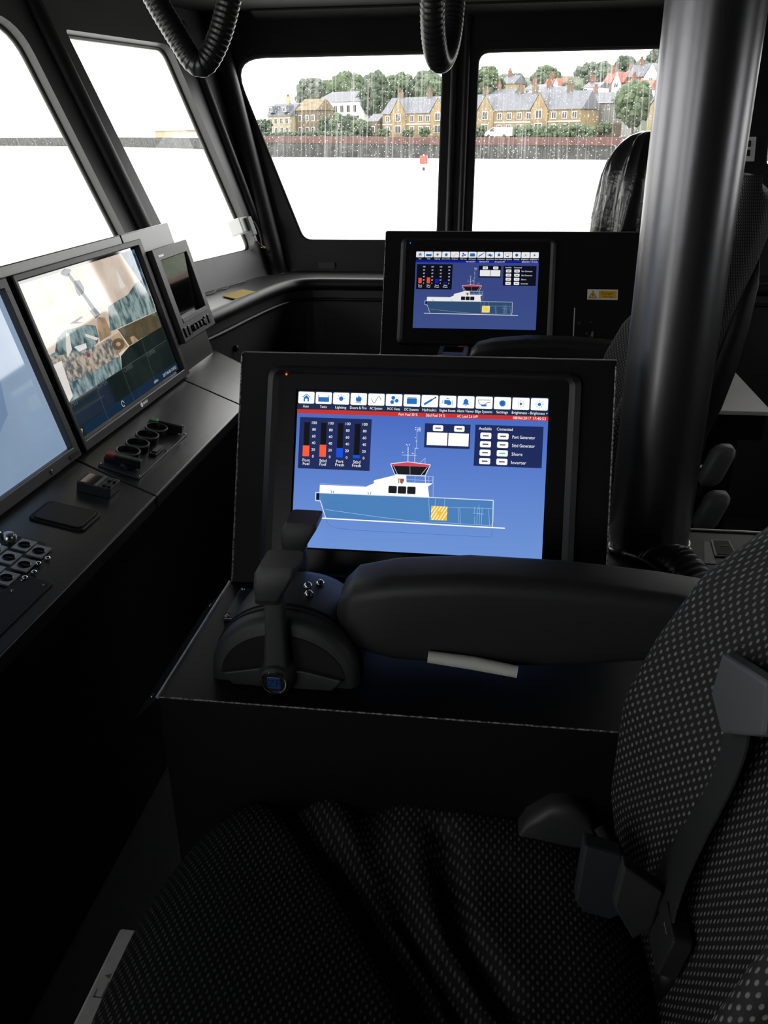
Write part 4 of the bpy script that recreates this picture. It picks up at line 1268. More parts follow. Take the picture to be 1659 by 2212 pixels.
def make_chair(loc, label):
    o = thing('helm_chair', loc, label, 'chair')
    base = V(*loc)
    L = lambda x, y, z: V(x, y, z) + base
    # cushion
    mb = MB()
    nr, na = 46, 120
    xc, yc, ax, ay = -0.115, YC, 0.322, 0.278
    idx = {}
    verts, uvs = [], []
    prof = []
    for i in range(nr + 1):
        prof.append((i / nr * 0.97, 0.0))
    for i in range(1, 7):
        a = math.pi / 2 * i / 6
        prof.append((0.97 + 0.05 * math.sin(a), -0.055 * (1 - math.cos(a))))
    prof += [(1.02, -0.085), (1.005, -0.115), (0.96, -0.128)]
    for i, (rho, dz) in enumerate(prof):
        for j in range(na):
            a = 2 * math.pi * j / na
            c, s_ = math.cos(a), math.sin(a)
            e = 2 / 3.0
            x = xc + ax * rho * math.copysign(abs(c) ** e, c)
            y = yc + ay * rho * math.copysign(abs(s_) ** e, s_)
            rr = min(rho, 1)
            edge = max(0, (rr - 0.72) / 0.28)
            z = seat_top(x, y) - 0.030 * edge ** 2.2 - 0.030 * groove(x, y) * (1 if dz == 0 else max(0, 1 + dz / 0.05)) + dz
            if x < -0.26:
                z -= 0.9 * (x + 0.26) ** 2
            verts.append(L(x, y, z)); uvs.append((x, y - dz if s_ > 0 else y + dz))
    F = []
    UV = []
    for i in range(len(prof) - 1):
        for j in range(na):
            q = (i * na + j, i * na + (j + 1) % na, (i + 1) * na + (j + 1) % na, (i + 1) * na + j)
            F.append(q); UV.append([uvs[k_] for k_ in q])
    F.append(tuple((len(prof) - 1) * na + j for j in range(na - 1, -1, -1)))
    mb.add(verts, F)
    for k_, q in enumerate(UV):
        mb.uv[k_] = q
    mb.build('seat_cushion', FABRIC_SEAT, o, smooth=True)
    # backrest
    zs = np.r_[np.linspace(0.575, 1.38, 50), 1.405, 1.425, 1.435]
    sections = []
    zk = [0.575, 0.62, 0.70, 0.846, 0.935, 1.024, 1.096, 1.18, 1.32, 1.38, 1.435]
    pk = [0.030, 0.042, 0.077, 0.112, 0.106, 0.087, 0.038, 0.018, 0.010, 0.006, 0.0]
    wk = [0.225, 0.245, 0.25, 0.25, 0.248, 0.245, 0.240, 0.236, 0.225, 0.20, 0.16]
    for z in zs:
        xcn = 0.215 + (z - 0.6) * 0.25
        p_ = interp(z, zk, pk); w_ = interp(z, zk, wk)
        t_ = 0.10 if z < 1.38 else 0.10 * (1.45 - z) / 0.07
        half = [(0.0, 0.0), (0.09, 0.004), (0.135, 0.035 * p_ / 0.11), (w_ - 0.055, 0.80 * p_), (w_ - 0.028, 1.03 * p_), (w_ - 0.004, 0.88 * p_ - 0.012), (w_, 0.2 * p_ - 0.045), (w_ - 0.01, -t_ * 0.7), (w_ - 0.05, -t_), (0.10, -t_ - 0.012), (0.0, -t_ - 0.015)]
        loop = [(a, b) for a, b in half] + [(-a, b) for a, b in half[-2:0:-1]]
        sm = smooth_path([(a, b) for a, b in loop], 2, closed=True)
        sections.append([L(xcn - q[1], YC + q[0], z) for q in sm])
    mb = MB(); mb.loft(sections, cap=True)
    mb.build('backrest', FABRIC, o, smooth=True)
    sh_ = []
    for z, xr, w_ in ((0.50, 0.395, 0.19), (0.56, 0.408, 0.215), (0.63, 0.412, 0.222), (0.76, 0.414, 0.225), (0.83, 0.418, 0.225), (0.90, 0.442, 0.225), (0.99, 0.462, 0.222), (1.10, 0.478, 0.215), (1.20, 0.486, 0.20), (1.26, 0.484, 0.17)):
        xf = 0.215 + (z - 0.6) * 0.25 + 0.075
        sh_.append([L(xf + (xr - xf) * (a * 0.5 + 0.5), YC + w_ * b, z) for a, b in rrect(-1, -1, 1, 1, 0.35, 4)])
    sb_ = MB(); sb_.loft(sh_, uv=False); sb_.build('back_shell', VINYL, o, smooth=True, auto=60)
    # armrest over the console side (far side of the seat)
    AR = []
    for x, y0, y1, z0, z1, r in ((-0.212, 1.015, 1.065, 0.845, 0.875, 0.012), (-0.205, 1.000, 1.075, 0.826, 0.900, 0.02), (-0.185, 0.995, 1.082, 0.815, 0.921, 0.024), (-0.13, 0.99, 1.085, 0.805, 0.934, 0.024),
                                  (-0.03, 0.99, 1.085, 0.802, 0.944, 0.024), (0.10, 0.99, 1.083, 0.812, 0.944, 0.024), (0.22, 0.985, 1.08, 0.835, 0.936, 0.022), (0.34, 0.98, 1.07, 0.845, 0.925, 0.02)):
        AR.append([L(x, a, b) for a, b in rrect(y0, z0, y1, z1, r, 5)])
    ab = MB(); ab.loft(AR, uv=False); ab.build('armrest', DGREYP, o, smooth=True, auto=60)
    MB().tube([L(-0.080, 0.982, 0.828), L(-0.02, 0.98, 0.824), L(0.041, 0.975, 0.818)], [0.0085, 0.0095, 0.0085], 10).build('armrest_adjuster', mat('pale_grey_lever', (0.62, 0.62, 0.58), 0.4), o, smooth=True, auto=50)
    MB().hexa([L(0.26, 0.91, 0.80), L(0.36, 0.91, 0.80), L(0.36, 1.0, 0.84), L(0.26, 1.0, 0.84), L(0.26, 0.91, 0.87), L(0.36, 0.91, 0.87), L(0.36, 1.0, 0.90), L(0.26, 1.0, 0.90)]).build('armrest_hinge', BLKP, o, bevel=0.004)
    # pads on the near-side hinge
    PADG = mat('pad_grey', (0.11, 0.112, 0.112), 0.55)
    for nm_, z0, z1, wx, xm in (('side_pad', 0.712, 0.815, 0.026, 0.436), ('recliner_knob', 0.590, 0.690, 0.028, 0.440)):
        AN = []
        for t_, sc in ((0.0, 0.55), (0.07, 0.85), (0.2, 1.0), (0.8, 1.0), (0.93, 0.85), (1.0, 0.55)):
            c_ = V(xm + 0.035 * (t_ - 0.5), 0.425, z0 + t_ * (z1 - z0))
            AN.append([L(*c_) + V(wx * sc * a, 0.030 * sc * b, 0) for a, b in rrect(-1, -1, 1, 1, 0.5, 4)])
        an = MB(); an.loft(AN, uv=False); an.build(nm_, PADG, o, smooth=True, auto=60)
    MB().tube([L(0.36, 0.455, 0.60), L(0.40, 0.45, 0.66), L(0.405, 0.45, 0.75)], [0.022, 0.018, 0.012], 10).build('hinge_arm', BLKP, o, smooth=True, auto=50)
    # grey adjusting handle below the seat nose
    hb = MB()
    hb.hexa([L(-0.468, 0.40, 0.505), L(-0.440, 0.40, 0.498), L(-0.440, 0.755, 0.498), L(-0.468, 0.755, 0.505), L(-0.466, 0.40, 0.522), L(-0.436, 0.40, 0.522), L(-0.436, 0.755, 0.522), L(-0.466, 0.755, 0.522)])
    h_ = hb.build('adjusting_handle', mat('handle_grey', (0.74, 0.745, 0.73), 0.5, noise=(30, 0.85, 1.08)), o, bevel=0.004)
    mk = MB()
    f4 = Frame(L(-0.4515, 0.655, 0.5225), (0, 1, 0), (-1, 0, 0), (0, 0, 1))
    mk.flat([(0.0, -0.006), (0.022, -0.006), (0.022, -0.0045), (0.0, -0.0045)], f4); mk.flat([(0.0, -0.006), (0.0015, -0.006), (0.0015, 0.006), (0.0, 0.006)], f4); mk.flat([(0.0, 0.0045), (0.012, 0.0045), (0.012, 0.006), (0.0, 0.006)], f4)
    mk.flat([(0.026, -0.004), (0.034, -0.004), (0.030, 0.004)], f4)
    mk.build('seat_symbol', mat('symbol_grey', (0.20, 0.20, 0.20), 0.6), h_)
    # belt, guide, covers and buckle
    path = [(0.258, 0.772, 0.955), (0.266, 0.768, 0.905), (0.258, 0.772, 0.835), (0.240, 0.772, 0.765), (0.222, 0.758, 0.705), (0.212, 0.735, 0.668)]
    sp_ = smooth_path(path, 2)
    bt = MB()
    A_ = [L(*(p + V(-0.004, -0.042, 0.016))) for p in sp_]; B_ = [L(*(p + V(-0.006, 0.042, -0.016))) for p in sp_]
    n_ = len(sp_)
    bt.add(A_ + B_ + [p + V(0.0025, 0, 0) for p in A_] + [p + V(0.0025, 0, 0) for p in B_],
           [(i, i + 1, n_ + i + 1, n_ + i) for i in range(n_ - 1)] + [(2 * n_ + i, 3 * n_ + i, 3 * n_ + i + 1, 2 * n_ + i + 1) for i in range(n_ - 1)]
           + [(i, 2 * n_ + i, 2 * n_ + i + 1, i + 1) for i in range(n_ - 1)] + [(n_ + i, n_ + i + 1, 3 * n_ + i + 1, 3 * n_ + i) for i in range(n_ - 1)])
    bt.build('seat_belt', BELT, o, smooth=True, auto=50)
    gp = [(0.822, 0.911), (0.808, 0.973), (0.738, 1.003), (0.670, 1.032), (0.655, 0.985), (0.707, 0.945), (0.765, 0.902)]
    MB().prism(gp, Frame(L(0.262, 0, 0), (0, 1, 0), (0, 0, 1), (-1, 0, 0)), -0.004, 0.016).build('belt_guide', mat('guide_grey', (0.075, 0.082, 0.085), 0.5), o, bevel=0.004)
    # buckle and stalk
    MB().tube([L(0.225, 0.70, 0.55), L(0.222, 0.70, 0.60), L(0.216, 0.70, 0.645)], [0.016, 0.017, 0.017], 8).build('buckle_stalk', BLKP, o, smooth=True)
    bk = Frame(L(0.216, 0.705, 0.668), (0, 1, 0), (0.2, 0, 0.97), (-0.97, 0, 0.2))
    MB().prism(rrect(-0.028, -0.034, 0.028, 0.026, 0.008, 4), bk, -0.010, 0.012).build('buckle', DGREYP, o, bevel=0.002)
    MB().box((-0.009, 0.012, 0.012), (0.006, 0.014, 0.0128), bk).build('buckle_mark', GREYP, o)
    # side covers at the hinge
    cv = []
    for a, q in ((0.0, 0.0), (0.02, 0.6), (0.05, 0.95), (0.075, 1.0), (0.10, 0.8), (0.115, 0.2)):
        cv.append([L(0.042 + a, 0.905 + 0.022 * c_, 0.600 + 0.075 * q * (s_ * 0.5 + 0.5)) for c_, s_ in rrect(-1, -1, 1, 1, 0.5, 4)])
    cm = MB(); cm.loft(cv, uv=False); cm.build('recliner_cover', mat('cover_grey', (0.036, 0.037, 0.038), 0.5), o, smooth=True, auto=60)
    MB().prism([(0.124, 0.707), (0.170, 0.695), (0.178, 0.60), (0.150, 0.578), (0.120, 0.615)], Frame(L(0, 0.80, 0), (1, 0, 0), (0, 0, 1), (0, -1, 0)), -0.012, 0.012).build('belt_anchor', mat('anchor_slate', (0.030, 0.034, 0.040), 0.5), o, bevel=0.004)
    MB().prism([(0.163, 0.725), (0.210, 0.690), (0.205, 0.635), (0.185, 0.610), (0.158, 0.660)], Frame(L(0, 0.755, 0), (1, 0, 0), (0, 0, 1), (0, -1, 0)), -0.010, 0.010).build('belt_anchor', mat('anchor_grey', (0.034, 0.035, 0.036), 0.5), o, bevel=0.003)
    MB().tube([L(0.156, 0.885, 0.645), L(0.19, 0.83, 0.615), L(0.21, 0.77, 0.60)], 0.008, 8).build('backrest_piping', mat('piping_grey', (0.030, 0.031, 0.032), 0.5), o, smooth=True)
    # substructure
    MB().box((-0.33 + loc[0], 0.46 + loc[1], 0.40 + loc[2]), (0.20 + loc[0], 0.88 + loc[1], 0.485 + loc[2])).build('seat_pan', BLKP, o, bevel=0.01)
    MB().lathe([(0.20, 0.0), (0.20, 0.02), (0.075, 0.05), (0.07, 0.40)], Frame((-0.06 + loc[0], 0.67 + loc[1], 0.0), (1, 0, 0), (0, 1, 0)), 24).build('pedestal', BLKP, o, smooth=True, auto=40)
    MB().hexa([L(0.19, 0.44, 0.44), L(0.30, 0.44, 0.44), L(0.30, 0.90, 0.44), L(0.19, 0.90, 0.44), L(0.26, 0.44, 0.62), L(0.34, 0.44, 0.62), L(0.34, 0.90, 0.62), L(0.26, 0.90, 0.62)]).build('recliner_frame', BLKP, o, bevel=0.01)
    return o
make_chair((0.0, 0.0, 0.0), 'near black mesh helm chair filling the lower right foreground')
make_chair((0.11, 1.67, -0.05), 'far black mesh helm chair partly hidden behind the grey pole')

# ================================================================== POLE
pole = thing('support_pole', (0.283, 1.472, 0.78), 'thick grey metal support pole rising from the console to the ceiling', 'pole')
fp = Frame((0.283, 1.472, 0.78), (1, 0, 0), (0, 1, 0))
MB().lathe([(0.0715, 0.0), (0.0715, 0.3), (0.0715, 0.6), (0.0715, 0.9), (0.0715, CEIL - 0.78 - 0.002)], fp, 64).build('tube', POLE, pole, smooth=True, auto=50)
wd = MB()
ring_ = []
for i in range(64):
    a = 2 * math.pi * i / 64
    r_ = 0.0745 + 0.0018 * math.sin(9 * a) + 0.0012 * random.uniform(-1, 1)
    ring_.append((0.283 + r_ * math.cos(a), 1.472 + r_ * math.sin(a), 0.785 + 0.002 * random.uniform(-1, 1)))
wd.tube(ring_, [0.006 + 0.0015 * random.uniform(-1, 1) for _ in ring_], 8, closed=True)
wd.build('weld_bead', mat('weld_silver', (0.45, 0.44, 0.42), 0.3, metal=0.9, noise=(120, 0.25, 1.3)), pole, smooth=True)

# ================================================================== SPIRAL-WRAPPED GRAB LOOPS FROM THE CEILING
HOSE = mat('hose_black', (0.016, 0.016, 0.017), 0.30)
def grab_loop(pts, r, label):
    c = smooth_path(pts, 4)
    P_ = [np.array(p) for p in c]
    d = np.r_[0, np.cumsum([np.linalg.norm(P_[i + 1] - P_[i]) for i in range(len(P_) - 1)])]
    n = int(d[-1] / 0.0014)
    Q = [V(*[np.interp(s_, d, [p[k_] for p in P_]) for k_ in range(3)]) for s_ in np.linspace(0, d[-1], n)]
    pitch = 0.0098
    rad = []
    for i in range(n):
        ph = (i * d[-1] / n % pitch) / pitch
        rad.append(r * (0.945 + 0.055 * min(1, ph * 1.5) - (0.04 if ph > 0.9 else 0)))
    o = thing('grab_loop', (float(P_[0][0]), float(P_[0][1]), CEIL), label, 'grab loop', 'spiral wrapped grab loops hanging from the ceiling')
    MB().tube(Q, rad, 18).build('wrapped_hose', HOSE, o, smooth=True)
    for p in (P_[0], P_[-1]):
        MB().lathe([(r * 1.7, 0), (r * 1.7, -0.008), (r * 1.15, -0.02), (r * 1.1, -0.035)], Frame((p[0], p[1], CEIL - 0.001), (1, 0, 0), (0, 1, 0)), 20).build('ceiling_flange', BLKP, o, smooth=True, auto=40)
    return o
grab_loop([(-0.75, 1.775, CEIL - 0.004), (-0.745, 1.775, 1.86), (-0.672, 1.772, 1.715), (-0.635, 1.768, 1.655), (-0.595, 1.765, 1.590), (-0.555, 1.770, 1.640), (-0.525, 1.775, 1.72), (-0.485, 1.78, 1.86), (-0.48, 1.78, CEIL - 0.004)], 0.0225,
          'left V-shaped black spiral-wrapped loop hanging from the ceiling')
grab_loop([(-0.140, 1.62, CEIL - 0.004), (-0.140, 1.63, 1.84), (-0.144, 1.68, 1.72), (-0.147, 1.72, 1.64), (-0.139, 1.79, 1.592), (-0.124, 1.86, 1.64), (-0.120, 1.90, 1.73), (-0.118, 1.94, 1.86), (-0.118, 1.94, CEIL - 0.004)], 0.0225,
          'right black spiral-wrapped loop seen edge-on above the window mullion')

# ================================================================== COVERED SEAT, LEDGE ITEMS, AFT BITS
cb = thing('covered_seat', (0.50, 3.255, 0.0), 'seat shrouded in a creased black plastic bag by the side window', 'covered seat')
secs = []
NA = 110
ph = rng.uniform(0, 6.28, 6)
for z, ax_, ay_, cx_ in ((0.70, 0.235, 0.15, 0.52), (0.85, 0.232, 0.15, 0.52), (1.0, 0.228, 0.15, 0.52), (1.12, 0.222, 0.148, 0.515), (1.20, 0.214, 0.145, 0.51), (1.28, 0.203, 0.142, 0.508), (1.34, 0.195, 0.138, 0.507), (1.385, 0.180, 0.13, 0.505),
                        (1.42, 0.155, 0.115, 0.50), (1.448, 0.120, 0.095, 0.49), (1.466, 0.085, 0.070, 0.48), (1.478, 0.045, 0.04, 0.475), (1.482, 0.012, 0.012, 0.475)):
    sec = []
    fade = min(1, (1.49 - z) / 0.07)
    for j in range(NA):
        a = 2 * math.pi * j / NA
        tw = (1.48 - z) * 0.9
        rg = lambda q: 1 - 2 * abs(math.sin(q))
        f = 1 + fade * (0.055 * rg(3.5 * (a + tw * 0.5) + ph[0]) + 0.040 * rg(6.5 * (a - 0.35 * tw) + ph[1]) + 0.018 * rg(11.5 * (a + 0.25 * tw) + ph[2]) + 0.010 * math.sin(27 * a + 9 * z) - 0.03)
        sec.append(V(cx_ + ax_ * f * math.cos(a), 3.255 + ay_ * f * math.sin(a), z))
    secs.append(sec)
MB().loft(secs, uv=False).build('plastic_bag', BAG, cb, smooth=True, auto=28)
MB().box((0.38, 3.18, 0.0), (0.66, 3.33, 0.70)).build('seat_column', BLKP, cb, bevel=0.02)

pa = MB().hexa([V(-0.995, 2.985, 0.9565), V(-0.928, 2.930, 0.9565), V(-0.892, 3.075, 0.9565), V(-0.962, 3.125, 0.9565), V(-0.995, 2.985, 0.9595), V(-0.928, 2.930, 0.9595), V(-0.892, 3.075, 0.9595), V(-0.962, 3.125, 0.9595)])
tag(pa.build('yellow_notepad', YELLOW), 'yellow notepad sheet lying on the window ledge', 'notepad')

ws = thing('window_sensor', tuple(FRONT.p(0.215, 0.09, -0.01)), 'clear white sensor box stuck on the corner window with a cable', 'sensor')
MB().box((0.165, 0.065, -0.030), (0.232, 0.125, 0.030), FRONT).build('clear_case', CLEARP, ws, bevel=0.004)
MB().box((0.205, 0.045, -0.045), (0.238, 0.120, -0.028), FRONT).build('rear_block', GREYP, ws, bevel=0.003)
MB().box((0.210, 0.020, -0.040), (0.228, 0.048, -0.030), FRONT).build('cable_plug', GREYP, ws, bevel=0.002)
cpts = smooth_path([FRONT.p(0.219, 0.022, -0.036), FRONT.p(0.235, 0.005, -0.04), FRONT.p(0.262, -0.005, -0.03), FRONT.p(0.29, -0.015, -0.03), FRONT.p(0.32, -0.06, -0.02), FRONT.p(0.325, -0.10, -0.015)], 3)
MB().tube(cpts, 0.0028, 8).build('cable', BLKP, ws, smooth=True)
cp2 = smooth_path([FRONT.p(0.234, 0.10, -0.036), FRONT.p(0.262, 0.095, -0.038), FRONT.p(0.272, 0.05, -0.036), FRONT.p(0.262, -0.005, -0.03)], 3)
MB().tube(cp2, 0.0024, 8).build('cable', BLKP, ws, smooth=True)
MB().tube([FRONT.p(0.256, -0.003, -0.032), FRONT.p(0.278, -0.010, -0.031)], 0.005, 8).build('cable_tape', mat('yellow_tape', (0.45, 0.33, 0.04), 0.6), ws)

lb = MB().box((-0.78, 3.625, 0.965), (-0.71, 3.64, 0.990))
tag(lb.build('wall_label', mat('label_grey', (0.06, 0.06, 0.062), 0.5)), 'small grey plate low on the side wall below the window', 'plate')
# cable scuff along the back of the ledge
sc_ = MB()
pts = [(-1.075, 2.86), (-1.06, 2.93), (-1.068, 2.98), (-1.045, 3.04), (-1.052, 3.09), (-1.03, 3.14), (-1.035, 3.19), (-1.012, 3.25), (-1.01, 3.33)]
sc_.tube([(x, y, 0.9595 + 0.003 * math.sin(i * 2.1)) for i, (x, y) in enumerate(pts)], 0.0028, 6)
tag(sc_.build('loose_wire', mat('wire_grey', (0.12, 0.12, 0.12), 0.5)), 'thin loose wire running along the back of the ledge', 'wire')
rl = MB().lathe([(0.012, 0), (0.010, 0.012), (0.004, 0.015)], Frame((-0.925, 2.86, 0.80), (0, 1, 0), (0, 0, 1), (1, 0, 0)), 14)
tag(rl.build('cable_gland', BLKP, smooth=True), 'small black round cable gland on the lining below the ledge', 'gland')

# light switch on the side wall right of the pole
ls = thing('light_switch', tuple(SIDE.p(0.92, 0.34, 0)), 'white double rocker switch on the dark wall right of the pole', 'switch')
MB().box((0.865, 0.305, -0.008), (0.937, 0.395, 0.0), SIDE).build('plate', WHITE, ls, bevel=0.002)
for v_ in (0.323, 0.357):
    MB().box((0.880, v_, -0.013), (0.918, v_ + 0.024, -0.008), SIDE).build('rocker', DGREYP, ls, bevel=0.002)

# chart table with a pale top, aft of the far seat
tb = thing('chart_table', (0.63, 2.70, 0.0), 'pale-topped chart table seen behind the far chair', 'table')
MB().prism([(0.50, 2.447), (0.768, 2.447), (0.768, 3.05), (0.50, 3.05)], WORLD, 0.738, 0.75).build('table_top', TABLE, tb, bevel=0.002)
MB().box((0.52, 2.46, 0.66), (0.755, 3.04, 0.738)).build('apron', BLKP, tb)
MB().box((0.56, 2.55, 0.0), (0.72, 2.95, 0.66)).build('pedestal', BLKP, tb, bevel=0.01)

# flush socket let into the console top right of the pole
ac = thing('flush_socket', (0.415, 1.47, 0.78), 'flush socket plate let into the console top right of the pole', 'socket')
MB().prism([(0.396, 1.436), (0.436, 1.436), (0.436, 1.502), (0.403, 1.502)], WORLD, 0.7805, 0.7825).build('socket_frame', GREYP, ac)
MB().prism([(0.401, 1.440), (0.433, 1.440), (0.433, 1.499), (0.407, 1.499)], WORLD, 0.782, 0.7835).build('socket_face', BLKM, ac)
MB().box((0.415, 1.475, 0.7834), (0.428, 1.477, 0.7842)).build('socket_slot', GREYP, ac)
MB().prism([(0.372, 1.405), (0.392, 1.405), (0.400, 1.495), (0.390, 1.498)], WORLD, 0.7803, 0.7810).build('glue_smear', mat('smear_grey', (0.055, 0.055, 0.055), 0.5), ac)
ce = MB().tube([(0.33, 1.547, 0.7815), (0.72, 1.547, 0.7815)], 0.0022, 6)
tag(ce.build('steel_edge_strip', mat('bright_edge', (0.7, 0.69, 0.66), 0.3)), 'bright steel strip along the back edge of the near console top', 'strip')
# ribbed rubber boot at the foot of the pole
bo = thing('ribbed_rubber_boot', (0.30, 1.36, 0.78), 'black ribbed rubber boot folded over at the foot of the pole', 'rubber boot')
secs = []
for i in range(34):
    q = i / 33
    c_ = V(0.272 + 0.070 * q, 1.388 - 0.085 * q, 0.79 + 0.025 * math.sin(math.pi * q))
    r_ = 0.040 + 0.004 * math.sin(i * 2.2)
    secs.append([c_ + V(r_ * 1.0 * math.cos(a) * 0.75, r_ * 0.6 * math.cos(a) * 0.75, r_ * 0.55 * max(-0.3, math.sin(a))) for a in np.linspace(0, 2 * math.pi, 21)[:-1]])
MB().loft(secs, uv=False).build('gaiter', mat('ribbed_rubber', (0.010, 0.010, 0.010), 0.45), bo, smooth=True)
MB().tube(smooth_path([(0.232, 1.372, 0.805), (0.250, 1.345, 0.812), (0.275, 1.310, 0.812), (0.292, 1.275, 0.80)], 3), 0.005, 8).build('rim', DGREYP, bo, smooth=True)

# ================================================================== OUTSIDE
WATERZ = -3.3
water = mat('harbour_water', (0.62, 0.62, 0.58), 0.42, bump=(0.35, 0.35), spec=0.5)
wm = MB()
wm.add([V(-2500, -800, WATERZ), V(2500, -800, WATERZ), V(2500, 2600, WATERZ), V(-2500, 2600, WATERZ)], [(0, 1, 2, 3)])
tag(wm.build('harbour_water', water), 'bright calm harbour water outside the windows', 'water', kind='stuff')

SO = V(16, 176, 0); SR = V(0.867, -0.498, 0); SN = V(0.498, 0.867, 0)
SA = math.atan2(-0.498, 0.867)
def shore(r, k_, z=0.0):
    return SO + SR * r + SN * k_ + V(0, 0, z)
# quay wall and land
QUAY_RED = mat('quay_red_band', (0.080, 0.036, 0.031), 0.8, noise=(0.35, 0.7, 1.25))
QUAY = mat('quay_dark_stone', (0.030, 0.031, 0.029), 0.85, noise=(0.5, 0.45, 1.8))
qp = [(shore(80, 0), 0.45), (shore(30, 0), 0.5), (shore(1, 0), 0.5), (shore(-36, 0), 0.7), (shore(-67, 0), 1.1), (shore(-92, 0), 1.4), (V(-124, 360, 0), 2.4), (V(-210, 474, 0), 2.9), (V(-351, 602, 0), 3.6), (V(-700, 900, 0), 4.0)]
def wall_strip(name, lo, hi, m, label, off=0.0):
    mb = MB()
    for (a, za), (b_, zb_) in zip(qp[:-1], qp[1:]):
        fa, fb_ = lo(za), lo(zb_)
        ga, gb = hi(za), hi(zb_)
        o_ = V(-0.25, -0.45, 0) * off
        back = V(1.5, 2.6, 0)
        mb.hexa([a + o_ + V(0, 0, fa), b_ + o_ + V(0, 0, fb_), b_ + back + V(0, 0, fb_), a + back + V(0, 0, fa), a + o_ + V(0, 0, ga), b_ + o_ + V(0, 0, gb), b_ + back + V(0, 0, gb), a + back + V(0, 0, ga)])
    return struct(mb.build(name, m), label)
wall_strip('wall_quay', lambda z: -4.5, lambda z: z - 1.35 - (z - 0.5) * 0.1, QUAY, 'dark stained stone quay wall across the water')
qp = qp[:6]
wall_strip('wall_quay_parapet', lambda z: z - 1.35 - (z - 0.5) * 0.1, lambda z: z, QUAY_RED, 'dull red parapet band along the quay top', 0.4)

GRASS = mat('bank_green', (0.045, 0.06, 0.03), 0.9, noise=(0.12, 0.6, 1.5))
def ground_z(r, k_):
    h = 0.3 + max(0, k_ - 26) * 0.30
    fade = interp(r, [-140, -105, -80, -40, 0, 40], [0.75, 0.8, 0.75, 0.95, 1.0, 1.0])
    z = 0.3 + (h - 0.3) * fade
    return min(z, 16 + 1.5 * math.sin(r * 0.06) - max(0, k_ - 130) * 0.1)
mb = MB()
rs = np.linspace(-115, 90, 42); ks = np.r_[1.0, 8, 16, 26, 36, 46, 56, 66, 76, 90, 105, 120, 140, 170]
vs = [shore(r, k_ * (1 if r > -100 else 1), ground_z(r, k_) + (0.3 * math.sin(r * 0.9 + k_) if k_ > 20 else 0)) for k_ in ks for r in rs]
fs = [(i * len(rs) + j, i * len(rs) + j + 1, (i + 1) * len(rs) + j + 1, (i + 1) * len(rs) + j) for i in range(len(ks) - 1) for j in range(len(rs) - 1)]
mb.add(vs, fs)
struct(mb.build('floor_hillside', GRASS, smooth=True), 'green hillside rising behind the quay')

# --- building kit (local frame: x along the shore, y inland, z up)
STONE = mat('honey_stone', (0.225, 0.168, 0.088), 0.85, noise=(0.8, 0.8, 1.2))
PALE = mat('pale_stone', (0.33, 0.275, 0.17), 0.85, noise=(0.8, 0.85, 1.15))
BROWNS = mat('brown_stone', (0.13, 0.10, 0.066), 0.85, noise=(0.8, 0.7, 1.25))
RENDER = mat('white_render', (0.78, 0.78, 0.75), 0.8)
SLATE = mat('grey_slate', (0.095, 0.10, 0.115), 0.6, noise=(1.5, 0.85, 1.15))
REDT = mat('red_tiles', (0.24, 0.085, 0.062), 0.75, noise=(1.2, 0.8, 1.2))
BRICK = mat('red_brick', (0.18, 0.085, 0.062), 0.85, noise=(1.5, 0.8, 1.2))
WPANE = mat('far_window_glass', (0.03, 0.035, 0.04), 0.2)
WFRAME = mat('far_window_frame', (0.7, 0.69, 0.64), 0.7)
CORR = mat('corrugated_grey', (0.24, 0.235, 0.225), 0.6)

def bld(name, r, k_, z, label, cat='house', group=None, rot=0.0):
    p = shore(r, k_, z)
    return thing(name, tuple(p), label, cat, group, SA + rot)
class LB(MB):
    """builder in the local frame of a rotated root"""
    def build(s, name, mats, parent=None, **kw):
        loc = parent
        while loc.parent is not None:
            loc = loc.parent
        s.v = [tuple(np.array(p) + np.array(loc.location)) for p in s.v]
        return MB.build(s, name, mats, parent, **kw)
def gable_roof(o, x0, x1, y0, y1, ze, zr, m, over=0.4, hip=0.0, name='roof'):
    ym = (y0 + y1) / 2
    b = LB()
    P_ = [V(x0 - over, y0 - over, ze), V(x1 + over, y0 - over, ze), V(x1 + over, y1 + over, ze), V(x0 - over, y1 + over, ze), V(x0 - over + hip, ym, zr), V(x1 + over - hip, ym, zr)]
    b.add(P_, [(0, 1, 5, 4), (2, 3, 4, 5), (0, 4, 3), (1, 2, 5), (0, 3, 2, 1)])
    return b.build(name, m, o)
def walls(o, x0, x1, y0, y1, z1, m, gable=None, z0=-3.0, name='walls'):
    b = LB()
    b.box((x0, y0, z0), (x1, y1, z1))
    if gable:
        ym = (y0 + y1) / 2
        for x in (x0, x1):
            b.add([V(x, y0, z1), V(x, y1, z1), V(x, ym, gable)], [(0, 1, 2)])
    return b.build(name, m, o)
def win(o, x, z, w_, h_, y, arch=False):
    f = LB().box((x - w_ / 2 - 0.12, y - 0.10, z - 0.12), (x + w_ / 2 + 0.12, y + 0.05, z + h_ + 0.12)).build('window', WFRAME, o)
    g = LB()
    g.box((x - w_ / 2, y - 0.14, z), (x - 0.05, y - 0.05, z + h_)); g.box((x + 0.05, y - 0.14, z), (x + w_ / 2, y - 0.05, z + h_))
    g.build('window_glass', WPANE, f)
